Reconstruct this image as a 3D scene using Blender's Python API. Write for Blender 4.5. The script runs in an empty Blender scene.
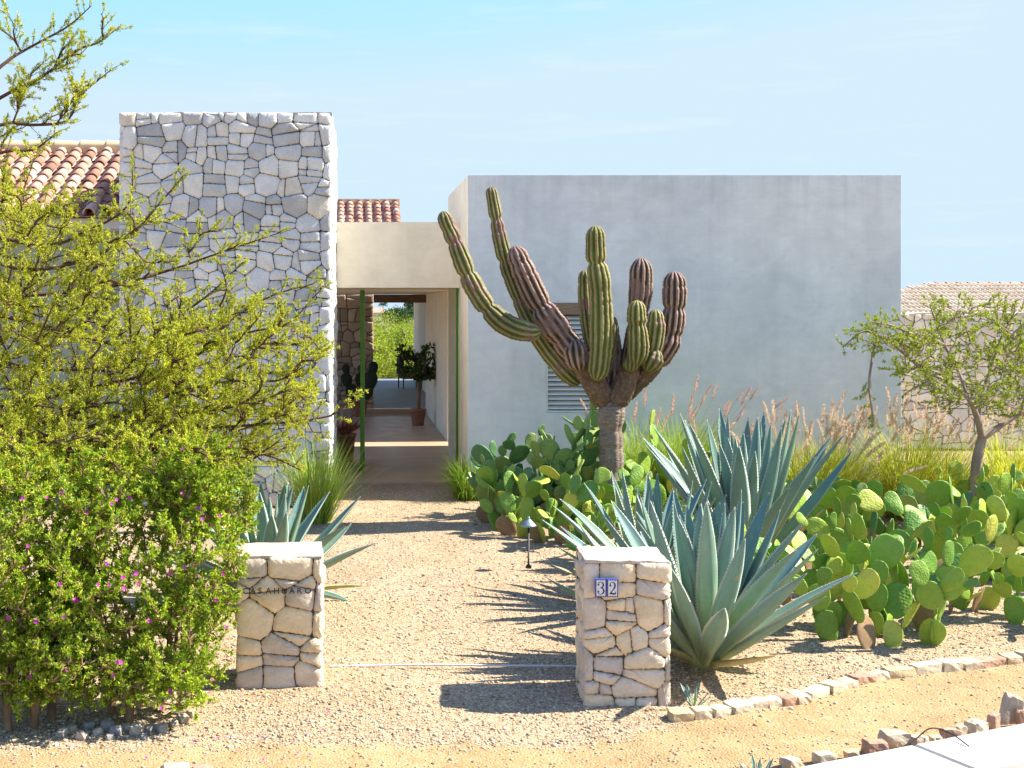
import bpy, math, random
import numpy as np
from mathutils import Vector, Matrix, Quaternion

random.seed(11)
rng = np.random.default_rng(11)
R = math.radians
PI = math.pi
scene = bpy.context.scene
COL = scene.collection

# ------------------------------------------------------------------ camera model
F, CX, CY, H = 1200.0, 345.0, 308.0, 2.6      # focal length in px, principal point, eye height


def P(px, py, d):
    return np.array(((px - CX) * d / F, d, H - (py - CY) * d / F))


def G(px, py, z=0.0):
    d = F * (H - z) / (py - CY)
    return np.array(((px - CX) * d / F, d, z))


# ------------------------------------------------------------------ mesh builder
class MB:
    def __init__(self):
        self.v = []; self.f = []; self.m = []; self.t = []; self.s = []; self.a = []; self.n = 0

    def add(self, V, Fs, mat=0, tone=0.5, smooth=True, att=None):
        V = np.asarray(V, dtype=float).reshape(-1, 3)
        self.v.append(V)
        self.a.append(np.zeros(len(V)) if att is None else np.broadcast_to(np.asarray(att, float), (len(V),)))
        if isinstance(Fs, np.ndarray):
            blocks = [Fs]
        else:
            by = {}
            for f in Fs:
                by.setdefault(len(f), []).append(f)
            blocks = [np.array(b) for b in by.values()]
        for b in blocks:
            self.f.append(b + self.n)
            k = len(b)
            self.m.append(np.full(k, mat)); self.s.append(np.full(k, smooth))
            self.t.append(np.broadcast_to(np.asarray(tone, float), (k,)))
        self.n += len(V)

    def box(self, x0, x1, y0, y1, z0, z1, mat=0, tone=0.5):
        V = [(x, y, z) for x in (x0, x1) for y in (y0, y1) for z in (z0, z1)]
        self.add(V, [(0, 1, 3, 2), (4, 6, 7, 5), (0, 4, 5, 1), (2, 3, 7, 6), (0, 2, 6, 4), (1, 5, 7, 3)], mat, tone, False)

    def mesh(self, name, mats):
        me = bpy.data.meshes.new(name)
        V = np.concatenate(self.v)
        me.vertices.add(len(V)); me.vertices.foreach_set('co', V.astype(np.float32).ravel())
        loops = np.concatenate([b.ravel() for b in self.f]).astype(np.int32)
        tot = np.concatenate([np.full(len(b), b.shape[1]) for b in self.f])
        start = np.concatenate(([0], np.cumsum(tot)[:-1])).astype(np.int32)
        me.loops.add(len(loops)); me.loops.foreach_set('vertex_index', loops)
        me.polygons.add(len(tot)); me.polygons.foreach_set('loop_start', start)
        me.polygons.foreach_set('material_index', np.concatenate(self.m).astype(np.int32))
        me.polygons.foreach_set('use_smooth', np.concatenate(self.s))
        me.update(calc_edges=True)
        a = me.attributes.new('tone', 'FLOAT', 'FACE')
        a.data.foreach_set('value', np.concatenate(self.t).astype(np.float32))
        a = me.attributes.new('edge', 'FLOAT', 'POINT')
        a.data.foreach_set('value', np.concatenate(self.a).astype(np.float32))
        for m in (mats if isinstance(mats, (list, tuple)) else [mats]):
            me.materials.append(m)
        me.validate()
        return me

    def build(self, name, mats, parent=None):
        return link(name, self.mesh(name, mats), parent)


def link(name, me, parent=None):
    o = bpy.data.objects.new(name, me)
    COL.objects.link(o)
    if parent is not None:
        o.parent = parent
    return o


def tag(o, label=None, cat=None, group=None, kind=None):
    if label: o['label'] = label
    if cat: o['category'] = cat
    if group: o['group'] = group
    if kind: o['kind'] = kind
    return o


def empty(name, loc, rz=0.0, label=None, cat=None, group=None):
    o = bpy.data.objects.new(name, None)
    COL.objects.link(o)
    o.empty_display_size = 0.2
    o.location = loc; o.rotation_euler = (0, 0, rz)
    return tag(o, label, cat, group)


def copy_tree(o, parent=None):
    c = o.copy(); COL.objects.link(c)
    if parent is not None:
        c.parent = parent
    for ch in list(o.children):
        copy_tree(ch, c)
    return c


def norm(v):
    v = np.asarray(v, float)
    return v / (np.linalg.norm(v, axis=-1, keepdims=True) + 1e-12)


def frames(pts):
    pts = np.asarray(pts, float)
    T = norm(np.gradient(pts, axis=0))
    a = np.array((0, 0, 1.0)) if abs(T[0][2]) < 0.9 else np.array((1.0, 0, 0))
    N = norm(np.cross(np.cross(T[0], a), T[0]))
    Ns = [N]
    for i in range(1, len(pts)):
        N = N - T[i] * np.dot(N, T[i]); N = norm(N); Ns.append(N)
    Ns = np.array(Ns)
    return T, Ns, np.cross(T, Ns)


def tube(mb, pts, rad, n=6, mat=0, tone=0.5, cap=False):
    pts = np.asarray(pts, float); k = len(pts)
    rad = np.broadcast_to(np.asarray(rad, float), (k,))
    T, N, B = frames(pts)
    a = np.linspace(0, 2 * PI, n, endpoint=False)
    V = pts[:, None] + rad[:, None, None] * (np.cos(a)[None, :, None] * N[:, None] + np.sin(a)[None, :, None] * B[:, None])
    i = np.arange(k - 1)[:, None] * n; j = np.arange(n)[None]
    q = np.stack([i + j, i + (j + 1) % n, i + n + (j + 1) % n, i + n + j], -1).reshape(-1, 4)
    mb.add(V.reshape(-1, 3), q, mat, tone, True)
    if cap:
        mb.add(V[-1], [tuple(range(n))], mat, tone, False)
        mb.add(V[0][::-1], [tuple(range(n))], mat, tone, False)


def lathe(mb, prof, c=(0, 0, 0), n=24, mat=0, tone=0.5):
    prof = np.asarray(prof, float); k = len(prof)
    a = np.linspace(0, 2 * PI, n, endpoint=False)
    V = np.stack([prof[:, 0, None] * np.cos(a), prof[:, 0, None] * np.sin(a), np.repeat(prof[:, 1, None], n, 1)], -1) + np.array(c)
    i = np.arange(k - 1)[:, None] * n; j = np.arange(n)[None]
    q = np.stack([i + j, i + (j + 1) % n, i + n + (j + 1) % n, i + n + j], -1).reshape(-1, 4)
    mb.add(V.reshape(-1, 3), q, mat, tone, True)


def spline(ctrl, n):
    """Catmull-Rom through rows of ctrl (any width)."""
    c = np.asarray(ctrl, float)
    c = np.vstack([2 * c[0] - c[1], c, 2 * c[-1] - c[-2]])
    seg = len(c) - 3
    t = np.linspace(0, seg - 1e-6, n); i = t.astype(int); u = (t - i)[:, None]
    p0, p1, p2, p3 = c[i], c[i + 1], c[i + 2], c[i + 3]
    return 0.5 * (2 * p1 + (p2 - p0) * u + (2 * p0 - 5 * p1 + 4 * p2 - p3) * u ** 2 + (3 * p1 - p0 - 3 * p2 + p3) * u ** 3)


# ------------------------------------------------------------------ materials
class M:
    def __init__(self, name):
        self.m = bpy.data.materials.new(name); self.m.use_nodes = True
        self.t = self.m.node_tree; self.n = self.t.nodes
        self.b = self.n['Principled BSDF']; self.o = self.n['Material Output']
        self.co = None

    def node(self, typ, **kw):
        x = self.n.new(typ)
        for k, v in kw.items():
            if k[0] == '_':
                setattr(x, k[1:], v)
            else:
                key = int(k[1:]) if k[0] == 'i' and k[1:].isdigit() else k.replace('__', ' ')
                self.put(x.inputs[key], v)
        return x

    def put(self, sock, v):
        if hasattr(v, 'is_output'):
            self.t.links.new(v, sock)
        else:
            sock.default_value = v

    def obj(self):
        if self.co is None:
            self.co = self.n.new('ShaderNodeTexCoord')
        return self.co.outputs['Object']

    def noise(self, scale, detail=4, rough=0.55, vec=None, dist=0.0):
        return self.node('ShaderNodeTexNoise', Vector=vec or self.obj(), Scale=float(scale), Detail=float(detail), Roughness=rough, Distortion=dist).outputs['Fac']

    def vor(self, scale, vec=None, feature='F1', rnd=1.0):
        return self.node('ShaderNodeTexVoronoi', _feature=feature, Vector=vec or self.obj(), Scale=float(scale), Randomness=rnd)

    def scalevec(self, s, vec=None):
        return self.node('ShaderNodeMapping', Vector=vec or self.obj(), Scale=s).outputs[0]

    def attr(self, name):
        return self.node('ShaderNodeAttribute', _attribute_name=name).outputs['Fac']

    def ramp(self, fac, stops, interp='LINEAR'):
        r = self.node('ShaderNodeValToRGB', Fac=fac); cr = r.color_ramp; cr.interpolation = interp
        while len(cr.elements) < len(stops):
            cr.elements.new(0.5)
        for e, (p, c) in zip(cr.elements, stops):
            e.position = p
            e.color = (c, c, c, 1) if isinstance(c, (int, float)) else (*c, 1)
        return r.outputs['Color']

    def mix(self, a, b, fac, mode='MIX'):
        x = self.n.new('ShaderNodeMix'); x.data_type = 'RGBA'; x.blend_type = mode
        self.put(x.inputs['Factor'], fac)
        for k, v in ((6, a), (7, b)):
            if isinstance(v, tuple) and len(v) == 3: v = (*v, 1)
            self.put(x.inputs[k], v)
        return x.outputs[2]

    def math(self, op, a, b=0.0):
        x = self.node('ShaderNodeMath', _operation=op)
        self.put(x.inputs[0], a); self.put(x.inputs[1], b)
        return x.outputs[0]

    def objrand(self):
        return self.node('ShaderNodeObjectInfo').outputs['Random']

    def bump(self, h, strength=0.3, dist=0.01, prev=None):
        x = self.node('ShaderNodeBump', Height=h, Strength=strength, Distance=dist)
        if prev: self.put(x.inputs['Normal'], prev)
        return x.outputs[0]

    def fin(self, color, rough=0.8, normal=None, spec=0.3, metal=0.0):
        if isinstance(color, tuple) and len(color) == 3: color = (*color, 1)
        self.put(self.b.inputs['Base Color'], color)
        self.put(self.b.inputs['Roughness'], rough)
        self.b.inputs['Specular IOR Level'].default_value = spec
        self.b.inputs['Metallic'].default_value = metal
        if normal is not None:
            self.put(self.b.inputs['Normal'], normal)
        return self.m

    def leafy(self, color, trans=0.35, tcol=None, rough=0.5, spec=0.3, normal=None):
        self.fin(color, rough, normal, spec)
        tr = self.n.new('ShaderNodeBsdfTranslucent'); self.put(tr.inputs['Color'], tcol if tcol is not None else color)
        ms = self.n.new('ShaderNodeMixShader'); ms.inputs[0].default_value = trans
        self.t.links.new(self.b.outputs[0], ms.inputs[1]); self.t.links.new(tr.outputs[0], ms.inputs[2])
        self.t.links.new(ms.outputs[0], self.o.inputs[0])
        return self.m


def m_stone(name, stops, stain_amt=0.3):
    k = M(name)
    base = k.ramp(k.attr('tone'), stops)
    n1 = k.noise(5, 6); n2 = k.noise(45, 5)
    c = k.mix(base, k.ramp(n1, [(0.3, 0.78), (0.65, 1.08)]), 0.7, 'MULTIPLY')
    c = k.mix(c, k.ramp(n2, [(0.3, 0.82), (0.7, 1.12)]), 0.6, 'MULTIPLY')
    stain = k.ramp(k.noise(3.1, 5, vec=k.scalevec((1, 1, 1.4))), [(0.56, 0.0), (0.74, 1.0)])
    c = k.mix(c, (0.46, 0.31, 0.15), k.math('MULTIPLY', stain, stain_amt))
    b = k.bump(k.noise(22, 8, 0.68), 0.6, 0.025)
    return k.fin(c, 0.9, k.bump(k.noise(120, 3), 0.3, 0.004, b), 0.2)


MAT = {}
MAT['stone'] = m_stone('limestone', [(0.0, (0.46, 0.465, 0.475)), (0.2, (0.62, 0.625, 0.63)), (0.5, (0.76, 0.76, 0.75)), (0.85, (0.84, 0.83, 0.80)), (1.0, (0.78, 0.71, 0.60))], 0.12)
MAT['wstone'] = m_stone('warm_limestone', [(0.0, (0.58, 0.52, 0.45)), (0.5, (0.78, 0.71, 0.60)), (1.0, (0.84, 0.74, 0.58))], 0.15)
MAT['pstone'] = m_stone('pillar_stone', [(0.0, (0.58, 0.50, 0.43)), (0.3, (0.72, 0.61, 0.50)), (0.6, (0.82, 0.69, 0.52)), (1.0, (0.82, 0.65, 0.43))], 0.38)
MAT['bstone'] = m_stone('brown_stone', [(0.0, (0.26, 0.19, 0.13)), (0.5, (0.42, 0.31, 0.21)), (1.0, (0.52, 0.40, 0.28))])
k = M('mortar'); MAT['mortar'] = k.fin(k.ramp(k.noise(30, 4), [(0.3, (0.065, 0.055, 0.046)), (0.7, (0.14, 0.12, 0.10))]), 0.95, k.bump(k.noise(60, 5), 0.5, 0.01))
k = M('stone_cap'); MAT['cap'] = k.fin(k.ramp(k.noise(16, 6), [(0.3, (0.40, 0.33, 0.255)), (0.6, (0.60, 0.53, 0.44))]), 0.95, k.bump(k.noise(40, 7), 0.6, 0.02))


def m_stucco(name, a, b, dirt=0.25):
    k = M(name)
    low = k.noise(0.55, 6, 0.6, dist=0.8); mid = k.noise(2.6, 7, 0.62, dist=0.6)
    c = k.mix(a, b, k.ramp(low, [(0.36, 0.0), (0.62, 1.0)]))
    c = k.mix(c, k.ramp(mid, [(0.3, 0.80), (0.7, 1.06)]), 0.6, 'MULTIPLY')
    st = k.noise(1.0, 6, 0.6, vec=k.scalevec((5.0, 5.0, 0.22)))
    c = k.mix(c, k.ramp(st, [(0.35, 0.84), (0.6, 1.0)]), dirt, 'MULTIPLY')
    sx_ = k.node('ShaderNodeSeparateXYZ', Vector=k.obj()).outputs[2]
    top_ = k.node('ShaderNodeMapRange'); k.put(top_.inputs[0], k.math('ADD', sx_, k.math('MULTIPLY', k.noise(1.0, 3, vec=k.scalevec((7, 7, 0.0))), 1.3)))
    top_.inputs[1].default_value = 4.55; top_.inputs[2].default_value = 5.1
    dr_ = k.math('MULTIPLY', top_.outputs[0], k.ramp(k.noise(1.0, 4, vec=k.scalevec((11, 11, 0.3))), [(0.46, 0.0), (0.62, 1.0)]))
    c = k.mix(c, (0.30, 0.30, 0.29), k.math('MULTIPLY', dr_, 0.13))
    tr_ = k.noise(1.0, 7, 0.7, vec=k.scalevec((2.2, 2.2, 7.0)), dist=1.5)
    c = k.mix(c, k.ramp(tr_, [(0.40, 0.92), (0.60, 1.02)]), 0.45, 'MULTIPLY')
    bb = k.bump(k.noise(5, 6), 0.12, 0.03)
    return k.fin(c, 0.85, k.bump(k.noise(90, 4), 0.15, 0.004, bb), 0.25)


MAT['stucco'] = m_stucco('grey_stucco', (0.84, 0.86, 0.86), (0.72, 0.755, 0.775), 0.35)
MAT['cream'] = m_stucco('cream_stucco', (0.86, 0.77, 0.62), (0.82, 0.73, 0.58), 0.25)
MAT['sage'] = m_stucco('sage_stucco', (0.40, 0.44, 0.38), (0.34, 0.38, 0.33), 0.3)
MAT['white'] = m_stucco('white_stucco', (0.70, 0.69, 0.66), (0.62, 0.61, 0.59), 0.3)

k = M('roof_tile')
c = k.ramp(k.attr('tone'), [(0.0, (0.34, 0.17, 0.12)), (0.4, (0.50, 0.27, 0.19)), (0.75, (0.60, 0.37, 0.27)), (1.0, (0.66, 0.48, 0.38))])
MAT['tile'] = k.fin(k.mix(c, k.ramp(k.noise(14, 5), [(0.3, 0.6), (0.65, 1.1)]), 0.6, 'MULTIPLY'), 0.85, k.bump(k.noise(50, 4), 0.3, 0.005), 0.25)
k = M('pale_roof_tile')
c = k.ramp(k.attr('tone'), [(0.0, (0.62, 0.48, 0.33)), (0.5, (0.74, 0.61, 0.45)), (1.0, (0.78, 0.68, 0.53))])
MAT['ptile'] = k.fin(k.mix(c, k.ramp(k.noise(9, 4), [(0.3, 0.75), (0.65, 1.05)]), 0.5, 'MULTIPLY'), 0.85)
k = M('roof_fascia'); MAT['fascia'] = k.fin(k.ramp(k.noise(5, 4), [(0.3, (0.60, 0.45, 0.25)), (0.7, (0.70, 0.55, 0.34))]), 0.85)

k = M('polished_concrete')
c = k.mix((0.44, 0.31, 0.20), (0.52, 0.38, 0.26), k.ramp(k.noise(0.9, 6), [(0.35, 0.0), (0.65, 1.0)]))
MAT['floor'] = k.fin(c, k.ramp(k.noise(3, 4), [(0.3, 0.35), (0.7, 0.55)]), k.bump(k.noise(30, 4), 0.06, 0.004), 0.4)
k = M('patio_concrete'); MAT['patio'] = k.fin(k.ramp(k.noise(1.2, 5), [(0.3, (0.17, 0.19, 0.22)), (0.7, (0.23, 0.25, 0.28))]), 0.6)
k = M('wood_brown'); w = k.noise(4, 6, vec=k.scalevec((1.0, 1.0, 14.0)))
MAT['wood'] = k.fin(k.ramp(w, [(0.3, (0.10, 0.055, 0.03)), (0.7, (0.22, 0.13, 0.08))]), 0.6)
k = M('weathered_wood'); w = k.noise(5, 6, vec=k.scalevec((1.0, 1.0, 16.0)))
MAT['oldwood'] = k.fin(k.ramp(w, [(0.3, (0.20, 0.12, 0.075)), (0.7, (0.38, 0.27, 0.19))]), 0.8)
k = M('louvre_paint'); MAT['louvre'] = k.fin(k.ramp(k.noise(9, 4), [(0.3, (0.72, 0.72, 0.70)), (0.7, (0.80, 0.80, 0.78))]), 0.55)
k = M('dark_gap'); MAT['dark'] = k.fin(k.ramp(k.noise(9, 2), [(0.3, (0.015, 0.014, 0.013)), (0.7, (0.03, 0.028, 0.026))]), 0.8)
k = M('green_paint'); MAT['green'] = k.fin(k.ramp(k.noise(6, 3), [(0.3, (0.060, 0.20, 0.012)), (0.7, (0.075, 0.24, 0.018))]), 0.38)
k = M('terracotta'); MAT['terra'] = k.fin(k.ramp(k.noise(8, 5), [(0.3, (0.30, 0.13, 0.075)), (0.7, (0.42, 0.21, 0.13))]), 0.8)
k = M('dark_steel'); MAT['steel'] = k.fin(k.ramp(k.noise(20, 4), [(0.3, (0.035, 0.032, 0.03)), (0.7, (0.075, 0.065, 0.06))]), 0.45, metal=0.4)
k = M('blue_grey_metal'); MAT['lampmetal'] = k.fin(k.ramp(k.noise(25, 5), [(0.3, (0.16, 0.22, 0.26)), (0.7, (0.30, 0.38, 0.42))]), 0.45, metal=0.3)
k = M('tile_white'); MAT['twhite'] = k.fin(k.ramp(k.noise(40, 3), [(0.3, (0.62, 0.66, 0.70)), (0.7, (0.74, 0.76, 0.78))]), 0.2)
k = M('tile_blue'); MAT['tblue'] = k.fin(k.ramp(k.noise(60, 3), [(0.3, (0.035, 0.05, 0.26)), (0.7, (0.08, 0.11, 0.38))]), 0.2)
k = M('tile_maroon'); MAT['tmaroon'] = k.fin(k.ramp(k.noise(60, 3), [(0.3, (0.05, 0.008, 0.02)), (0.7, (0.09, 0.015, 0.035))]), 0.25)
k = M('fabric_dark'); MAT['fabric'] = k.fin(k.ramp(k.noise(60, 3), [(0.3, (0.03, 0.022, 0.02)), (0.7, (0.06, 0.045, 0.04))]), 0.9)

# ground: gravel, with a sandy verge in front of the edging stones
k = M('gravel_ground')
v1 = k.vor(62); v2 = k.vor(140)
sep = k.node('ShaderNodeSeparateColor', Color=v1.outputs['Color'])
c1 = k.ramp(sep.outputs[0], [(0.0, (0.15, 0.11, 0.085)), (0.18, (0.30, 0.235, 0.175)), (0.5, (0.46, 0.36, 0.25)), (0.8, (0.57, 0.47, 0.33)), (1.0, (0.66, 0.60, 0.50))])
sep2 = k.node('ShaderNodeSeparateColor', Color=v2.outputs['Color'])
c2 = k.ramp(sep2.outputs[0], [(0.0, (0.20, 0.15, 0.11)), (0.4, (0.44, 0.34, 0.23)), (1.0, (0.62, 0.51, 0.36))])
grav = k.mix(c1, c2, 0.35)
grav = k.mix(grav, k.ramp(v1.outputs['Distance'], [(0.35, 1.0), (0.75, 0.45)]), 0.7, 'MULTIPLY')
grav = k.mix(grav, (1.03, 0.985, 0.90), 1.0, 'MULTIPLY')
grav = k.mix(grav, k.ramp(k.noise(0.7, 5), [(0.35, (0.86, 0.80, 0.72)), (0.65, (1.05, 1.03, 1.0))]), 0.8, 'MULTIPLY')
s1 = k.noise(230, 3); s2 = k.noise(2.2, 7, 0.65)
sand = k.mix((0.33, 0.215, 0.095), (0.475, 0.335, 0.165), k.ramp(s2, [(0.32, 0.0), (0.68, 1.0)]))
sand = k.mix(sand, k.ramp(s1, [(0.3, 0.6), (0.7, 1.2)]), 0.6, 'MULTIPLY')
fac = k.math('ADD', k.attr('edge'), k.math('MULTIPLY', k.math('SUBTRACT', k.noise(5, 6), 0.5), 0.9))
fac = k.ramp(fac, [(0.42, 0.0), (0.62, 1.0)])
spk = k.math('MULTIPLY', fac, k.ramp(sep.outputs[1], [(0.62, 1.0), (0.70, 0.45)]))
c = k.mix(grav, sand, spk)
h = k.math('SUBTRACT', 1.0, v1.outputs['Distance'])
nb = k.bump(h, 0.55, 0.012); nb = k.bump(k.noise(9, 6), 0.25, 0.03, nb)
MAT['ground'] = k.fin(c, 0.95, nb, 0.15)
k = M('pebbles')
c = k.ramp(k.attr('tone'), [(0.0, (0.18, 0.13, 0.10)), (0.15, (0.34, 0.25, 0.175)), (0.45, (0.49, 0.38, 0.25)), (0.75, (0.60, 0.48, 0.32)), (0.92, (0.66, 0.58, 0.45)), (1.0, (0.38, 0.28, 0.22))])
MAT['pebble'] = k.fin(k.mix(c, k.ramp(k.noise(90, 3), [(0.3, 0.75), (0.7, 1.1)]), 0.6, 'MULTIPLY'), 0.9, None, 0.2)
k = M('edging_stone')
c = k.ramp(k.objrand(), [(0.0, (0.50, 0.40, 0.29)), (0.5, (0.60, 0.51, 0.38)), (1.0, (0.58, 0.44, 0.26))])
c = k.mix(c, k.ramp(k.noise(14, 6), [(0.3, 0.62), (0.66, 1.1)]), 0.7, 'MULTIPLY')
MAT['edging'] = k.fin(c, 0.9, k.bump(k.noise(35, 6), 0.6, 0.012), 0.2)
k = M('red_edging_stone')
c = k.ramp(k.objrand(), [(0.0, (0.40, 0.24, 0.16)), (1.0, (0.48, 0.31, 0.22))])
c = k.mix(c, k.ramp(k.noise(14, 6), [(0.3, 0.62), (0.66, 1.1)]), 0.7, 'MULTIPLY')
MAT['rededging'] = k.fin(c, 0.9, k.bump(k.noise(35, 6), 0.6, 0.012), 0.2)
k = M('grey_rock')
c = k.ramp(k.objrand(), [(0.0, (0.26, 0.27, 0.29)), (0.5, (0.44, 0.37, 0.30)), (1.0, (0.50, 0.40, 0.30))])
MAT['rock'] = k.fin(k.mix(c, k.ramp(k.noise(16, 6), [(0.3, 0.6), (0.66, 1.1)]), 0.7, 'MULTIPLY'), 0.9, k.bump(k.noise(35, 6), 0.6, 0.012), 0.2)
k = M('pale_concrete')
c = k.ramp(k.noise(2.5, 7, 0.6), [(0.3, (0.40, 0.37, 0.33)), (0.7, (0.56, 0.53, 0.48))])
MAT['concrete'] = k.fin(k.mix(c, k.ramp(k.noise(60, 4), [(0.3, 0.85), (0.6, 1.03)]), 0.6, 'MULTIPLY'), 0.9, k.bump(k.noise(70, 5), 0.2, 0.004), 0.2)
k = M('hill_ground'); MAT['hill'] = k.fin(k.ramp(k.noise(0.05, 6), [(0.35, (0.09, 0.10, 0.04)), (0.65, (0.24, 0.19, 0.11))]), 0.95)


def m_leaf(name, stops, trans=0.35, tint=(1.15, 1.1, 0.6), big=0.0):
    k = M(name)
    c = k.ramp(k.attr('tone'), stops)
    if big:
        c = k.mix(c, k.ramp(k.noise(big, 4), [(0.35, 0.72), (0.65, 1.12)]), 0.8, 'MULTIPLY')
    t = k.mix(c, (*tint, 1), 1.0, 'MULTIPLY')
    return k.leafy(c, trans, t, 0.5, 0.25)


MAT['leaf_tree'] = m_leaf('mesquite_leaf', [(0.0, (0.14, 0.24, 0.024)), (0.35, (0.36, 0.46, 0.042)), (0.75, (0.64, 0.62, 0.07)), (1.0, (0.82, 0.72, 0.15))], 0.43, (1.15, 1.1, 0.6), 1.6)
MAT['leaf_bush'] = m_leaf('bush_leaf', [(0.0, (0.075, 0.185, 0.018)), (0.45, (0.25, 0.41, 0.036)), (0.8, (0.47, 0.58, 0.05)), (1.0, (0.70, 0.68, 0.11))], 0.42, (1.15, 1.1, 0.6), 2.2)
MAT['leaf_right'] = m_leaf('small_tree_leaf', [(0.0, (0.15, 0.23, 0.022)), (0.6, (0.33, 0.41, 0.04)), (1.0, (0.52, 0.53, 0.08))], 0.42)
MAT['leaf_far'] = m_leaf('far_leaf', [(0.0, (0.11, 0.20, 0.014)), (0.6, (0.26, 0.37, 0.022)), (1.0, (0.42, 0.46, 0.04))], 0.35)
MAT['leaf_dark'] = m_leaf('dark_leaf', [(0.0, (0.022, 0.055, 0.014)), (1.0, (0.06, 0.13, 0.03))], 0.15)
MAT['leaf_pink'] = m_leaf('pink_leaf', [(0.0, (0.25, 0.07, 0.07)), (1.0, (0.42, 0.20, 0.15))], 0.3)
k = M('grass_blade')
c = k.ramp(k.attr('tone'), [(0.0, (0.26, 0.36, 0.025)), (0.5, (0.50, 0.54, 0.04)), (0.85, (0.66, 0.62, 0.08)), (1.0, (0.72, 0.66, 0.20))])
MAT['grass'] = k.leafy(c, 0.5)
k = M('green_grass_blade')
c = k.ramp(k.attr('tone'), [(0.0, (0.14, 0.30, 0.03)), (0.6, (0.30, 0.44, 0.05)), (1.0, (0.50, 0.54, 0.12))])
MAT['ggrass'] = k.leafy(c, 0.35)
k = M('grass_plume'); MAT['plume'] = k.leafy(k.ramp(k.attr('tone'), [(0.0, (0.60, 0.40, 0.28)), (0.6, (0.76, 0.60, 0.44)), (1.0, (0.82, 0.72, 0.55))]), 0.5)
k = M('pink_grass_plume'); MAT['pplume'] = k.leafy(k.ramp(k.attr('tone'), [(0.0, (0.58, 0.34, 0.27)), (1.0, (0.74, 0.54, 0.44))]), 0.5)
k = M('magenta_petal'); MAT['petal'] = k.leafy(k.ramp(k.objrand(), [(0.0, (0.55, 0.035, 0.42)), (1.0, (0.66, 0.08, 0.55))]), 0.3)


def m_bark(name, a, b, s=18):
    k = M(name)
    n = k.noise(s, 6, vec=k.scalevec((1, 1, 0.3)))
    return k.fin(k.ramp(n, [(0.3, a), (0.7, b)]), 0.9, k.bump(k.noise(s * 3, 5), 0.5, 0.005), 0.15)


MAT['bark'] = m_bark('brown_bark', (0.055, 0.03, 0.025), (0.14, 0.08, 0.065))
MAT['bark2'] = m_bark('grey_bark', (0.20, 0.15, 0.115), (0.40, 0.32, 0.26), 12)
MAT['bark3'] = m_bark('tan_bark', (0.17, 0.105, 0.06), (0.33, 0.22, 0.13))

# prickly pear pads
k = M('prickly_pear_pad')
v = k.vor(11, k.scalevec((1.0, 0.05, 1.0)), rnd=0.6)
base = k.ramp(k.objrand(), [(0.0, (0.14, 0.29, 0.045)), (0.4, (0.23, 0.40, 0.05)), (0.75, (0.34, 0.48, 0.06)), (1.0, (0.54, 0.57, 0.10))])
base = k.mix(base, k.ramp(k.noise(5, 4), [(0.3, 0.84), (0.65, 1.08)]), 0.75, 'MULTIPLY')
dots = k.ramp(v.outputs['Distance'], [(0.10, 1.0), (0.20, 0.0)])
base = k.mix(base, (0.14, 0.11, 0.04), k.math('MULTIPLY', dots, 0.35))
scar = k.ramp(k.noise(13, 6), [(0.66, 0.0), (0.72, 1.0)])
base = k.mix(base, (0.34, 0.25, 0.13), k.math('MULTIPLY', scar, 0.6))
h = k.ramp(v.outputs['Distance'], [(0.0, 1.0), (0.45, 0.25), (0.75, 0.0)])
MAT['pad'] = k.leafy(base, 0.15, None, 0.45, 0.35, k.bump(h, 0.18, 0.05))
k2 = M('blue_prickly_pear_pad')
v = k2.vor(11, k2.scalevec((1.0, 0.05, 1.0)), rnd=0.6)
base = k2.ramp(k2.objrand(), [(0.0, (0.10, 0.235, 0.085)), (0.5, (0.17, 0.31, 0.09)), (1.0, (0.30, 0.39, 0.10))])
base = k2.mix(base, k2.ramp(k2.noise(5, 4), [(0.3, 0.84), (0.65, 1.08)]), 0.75, 'MULTIPLY')
dots = k2.ramp(v.outputs['Distance'], [(0.10, 1.0), (0.20, 0.0)])
base = k2.mix(base, (0.12, 0.10, 0.05), k2.math('MULTIPLY', dots, 0.35))
h = k2.ramp(v.outputs['Distance'], [(0.0, 1.0), (0.45, 0.25), (0.75, 0.0)])
MAT['bpad'] = k2.leafy(base, 0.13, None, 0.45, 0.35, k2.bump(h, 0.18, 0.05))
k = M('woody_pad')
MAT['woodpad'] = k.fin(k.ramp(k.noise(14, 6), [(0.3, (0.22, 0.15, 0.08)), (0.6, (0.36, 0.23, 0.12)), (0.8, (0.20, 0.19, 0.05))]), 0.85, k.bump(k.noise(40, 5), 0.5, 0.01))

# agave leaf: glaucous blade, pale toothed margins (edge: 0 blade, 1 margin, 2 spine)
k = M('agave_leaf')
e = k.attr('edge')
base = k.ramp(k.attr('tone'), [(0.0, (0.50, 0.50, 0.22)), (0.15, (0.34, 0.42, 0.24)), (0.5, (0.205, 0.32, 0.26)), (1.0, (0.155, 0.27, 0.245))])
ov = k.ramp(k.objrand(), [(0.0, (0.80, 0.92, 0.95)), (0.6, (1.0, 1.0, 1.0)), (1.0, (1.18, 1.14, 0.86))])
base = k.mix(base, ov, 1.0, 'MULTIPLY')
base = k.mix(base, k.ramp(k.noise(6, 5, vec=k.scalevec((4, 1, 4))), [(0.3, 0.78), (0.68, 1.14)]), 0.7, 'MULTIPLY')
base = k.mix(base, (0.42, 0.34, 0.19), k.math('MULTIPLY', k.ramp(k.noise(7, 6), [(0.64, 0.0), (0.72, 1.0)]), 0.55))
base = k.mix(base, (0.62, 0.62, 0.52), k.ramp(e, [(0.30, 0.0), (0.48, 1.0)]))
base = k.mix(base, (0.055, 0.025, 0.02), k.ramp(e, [(0.6, 0.0), (0.9, 1.0)]))
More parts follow.
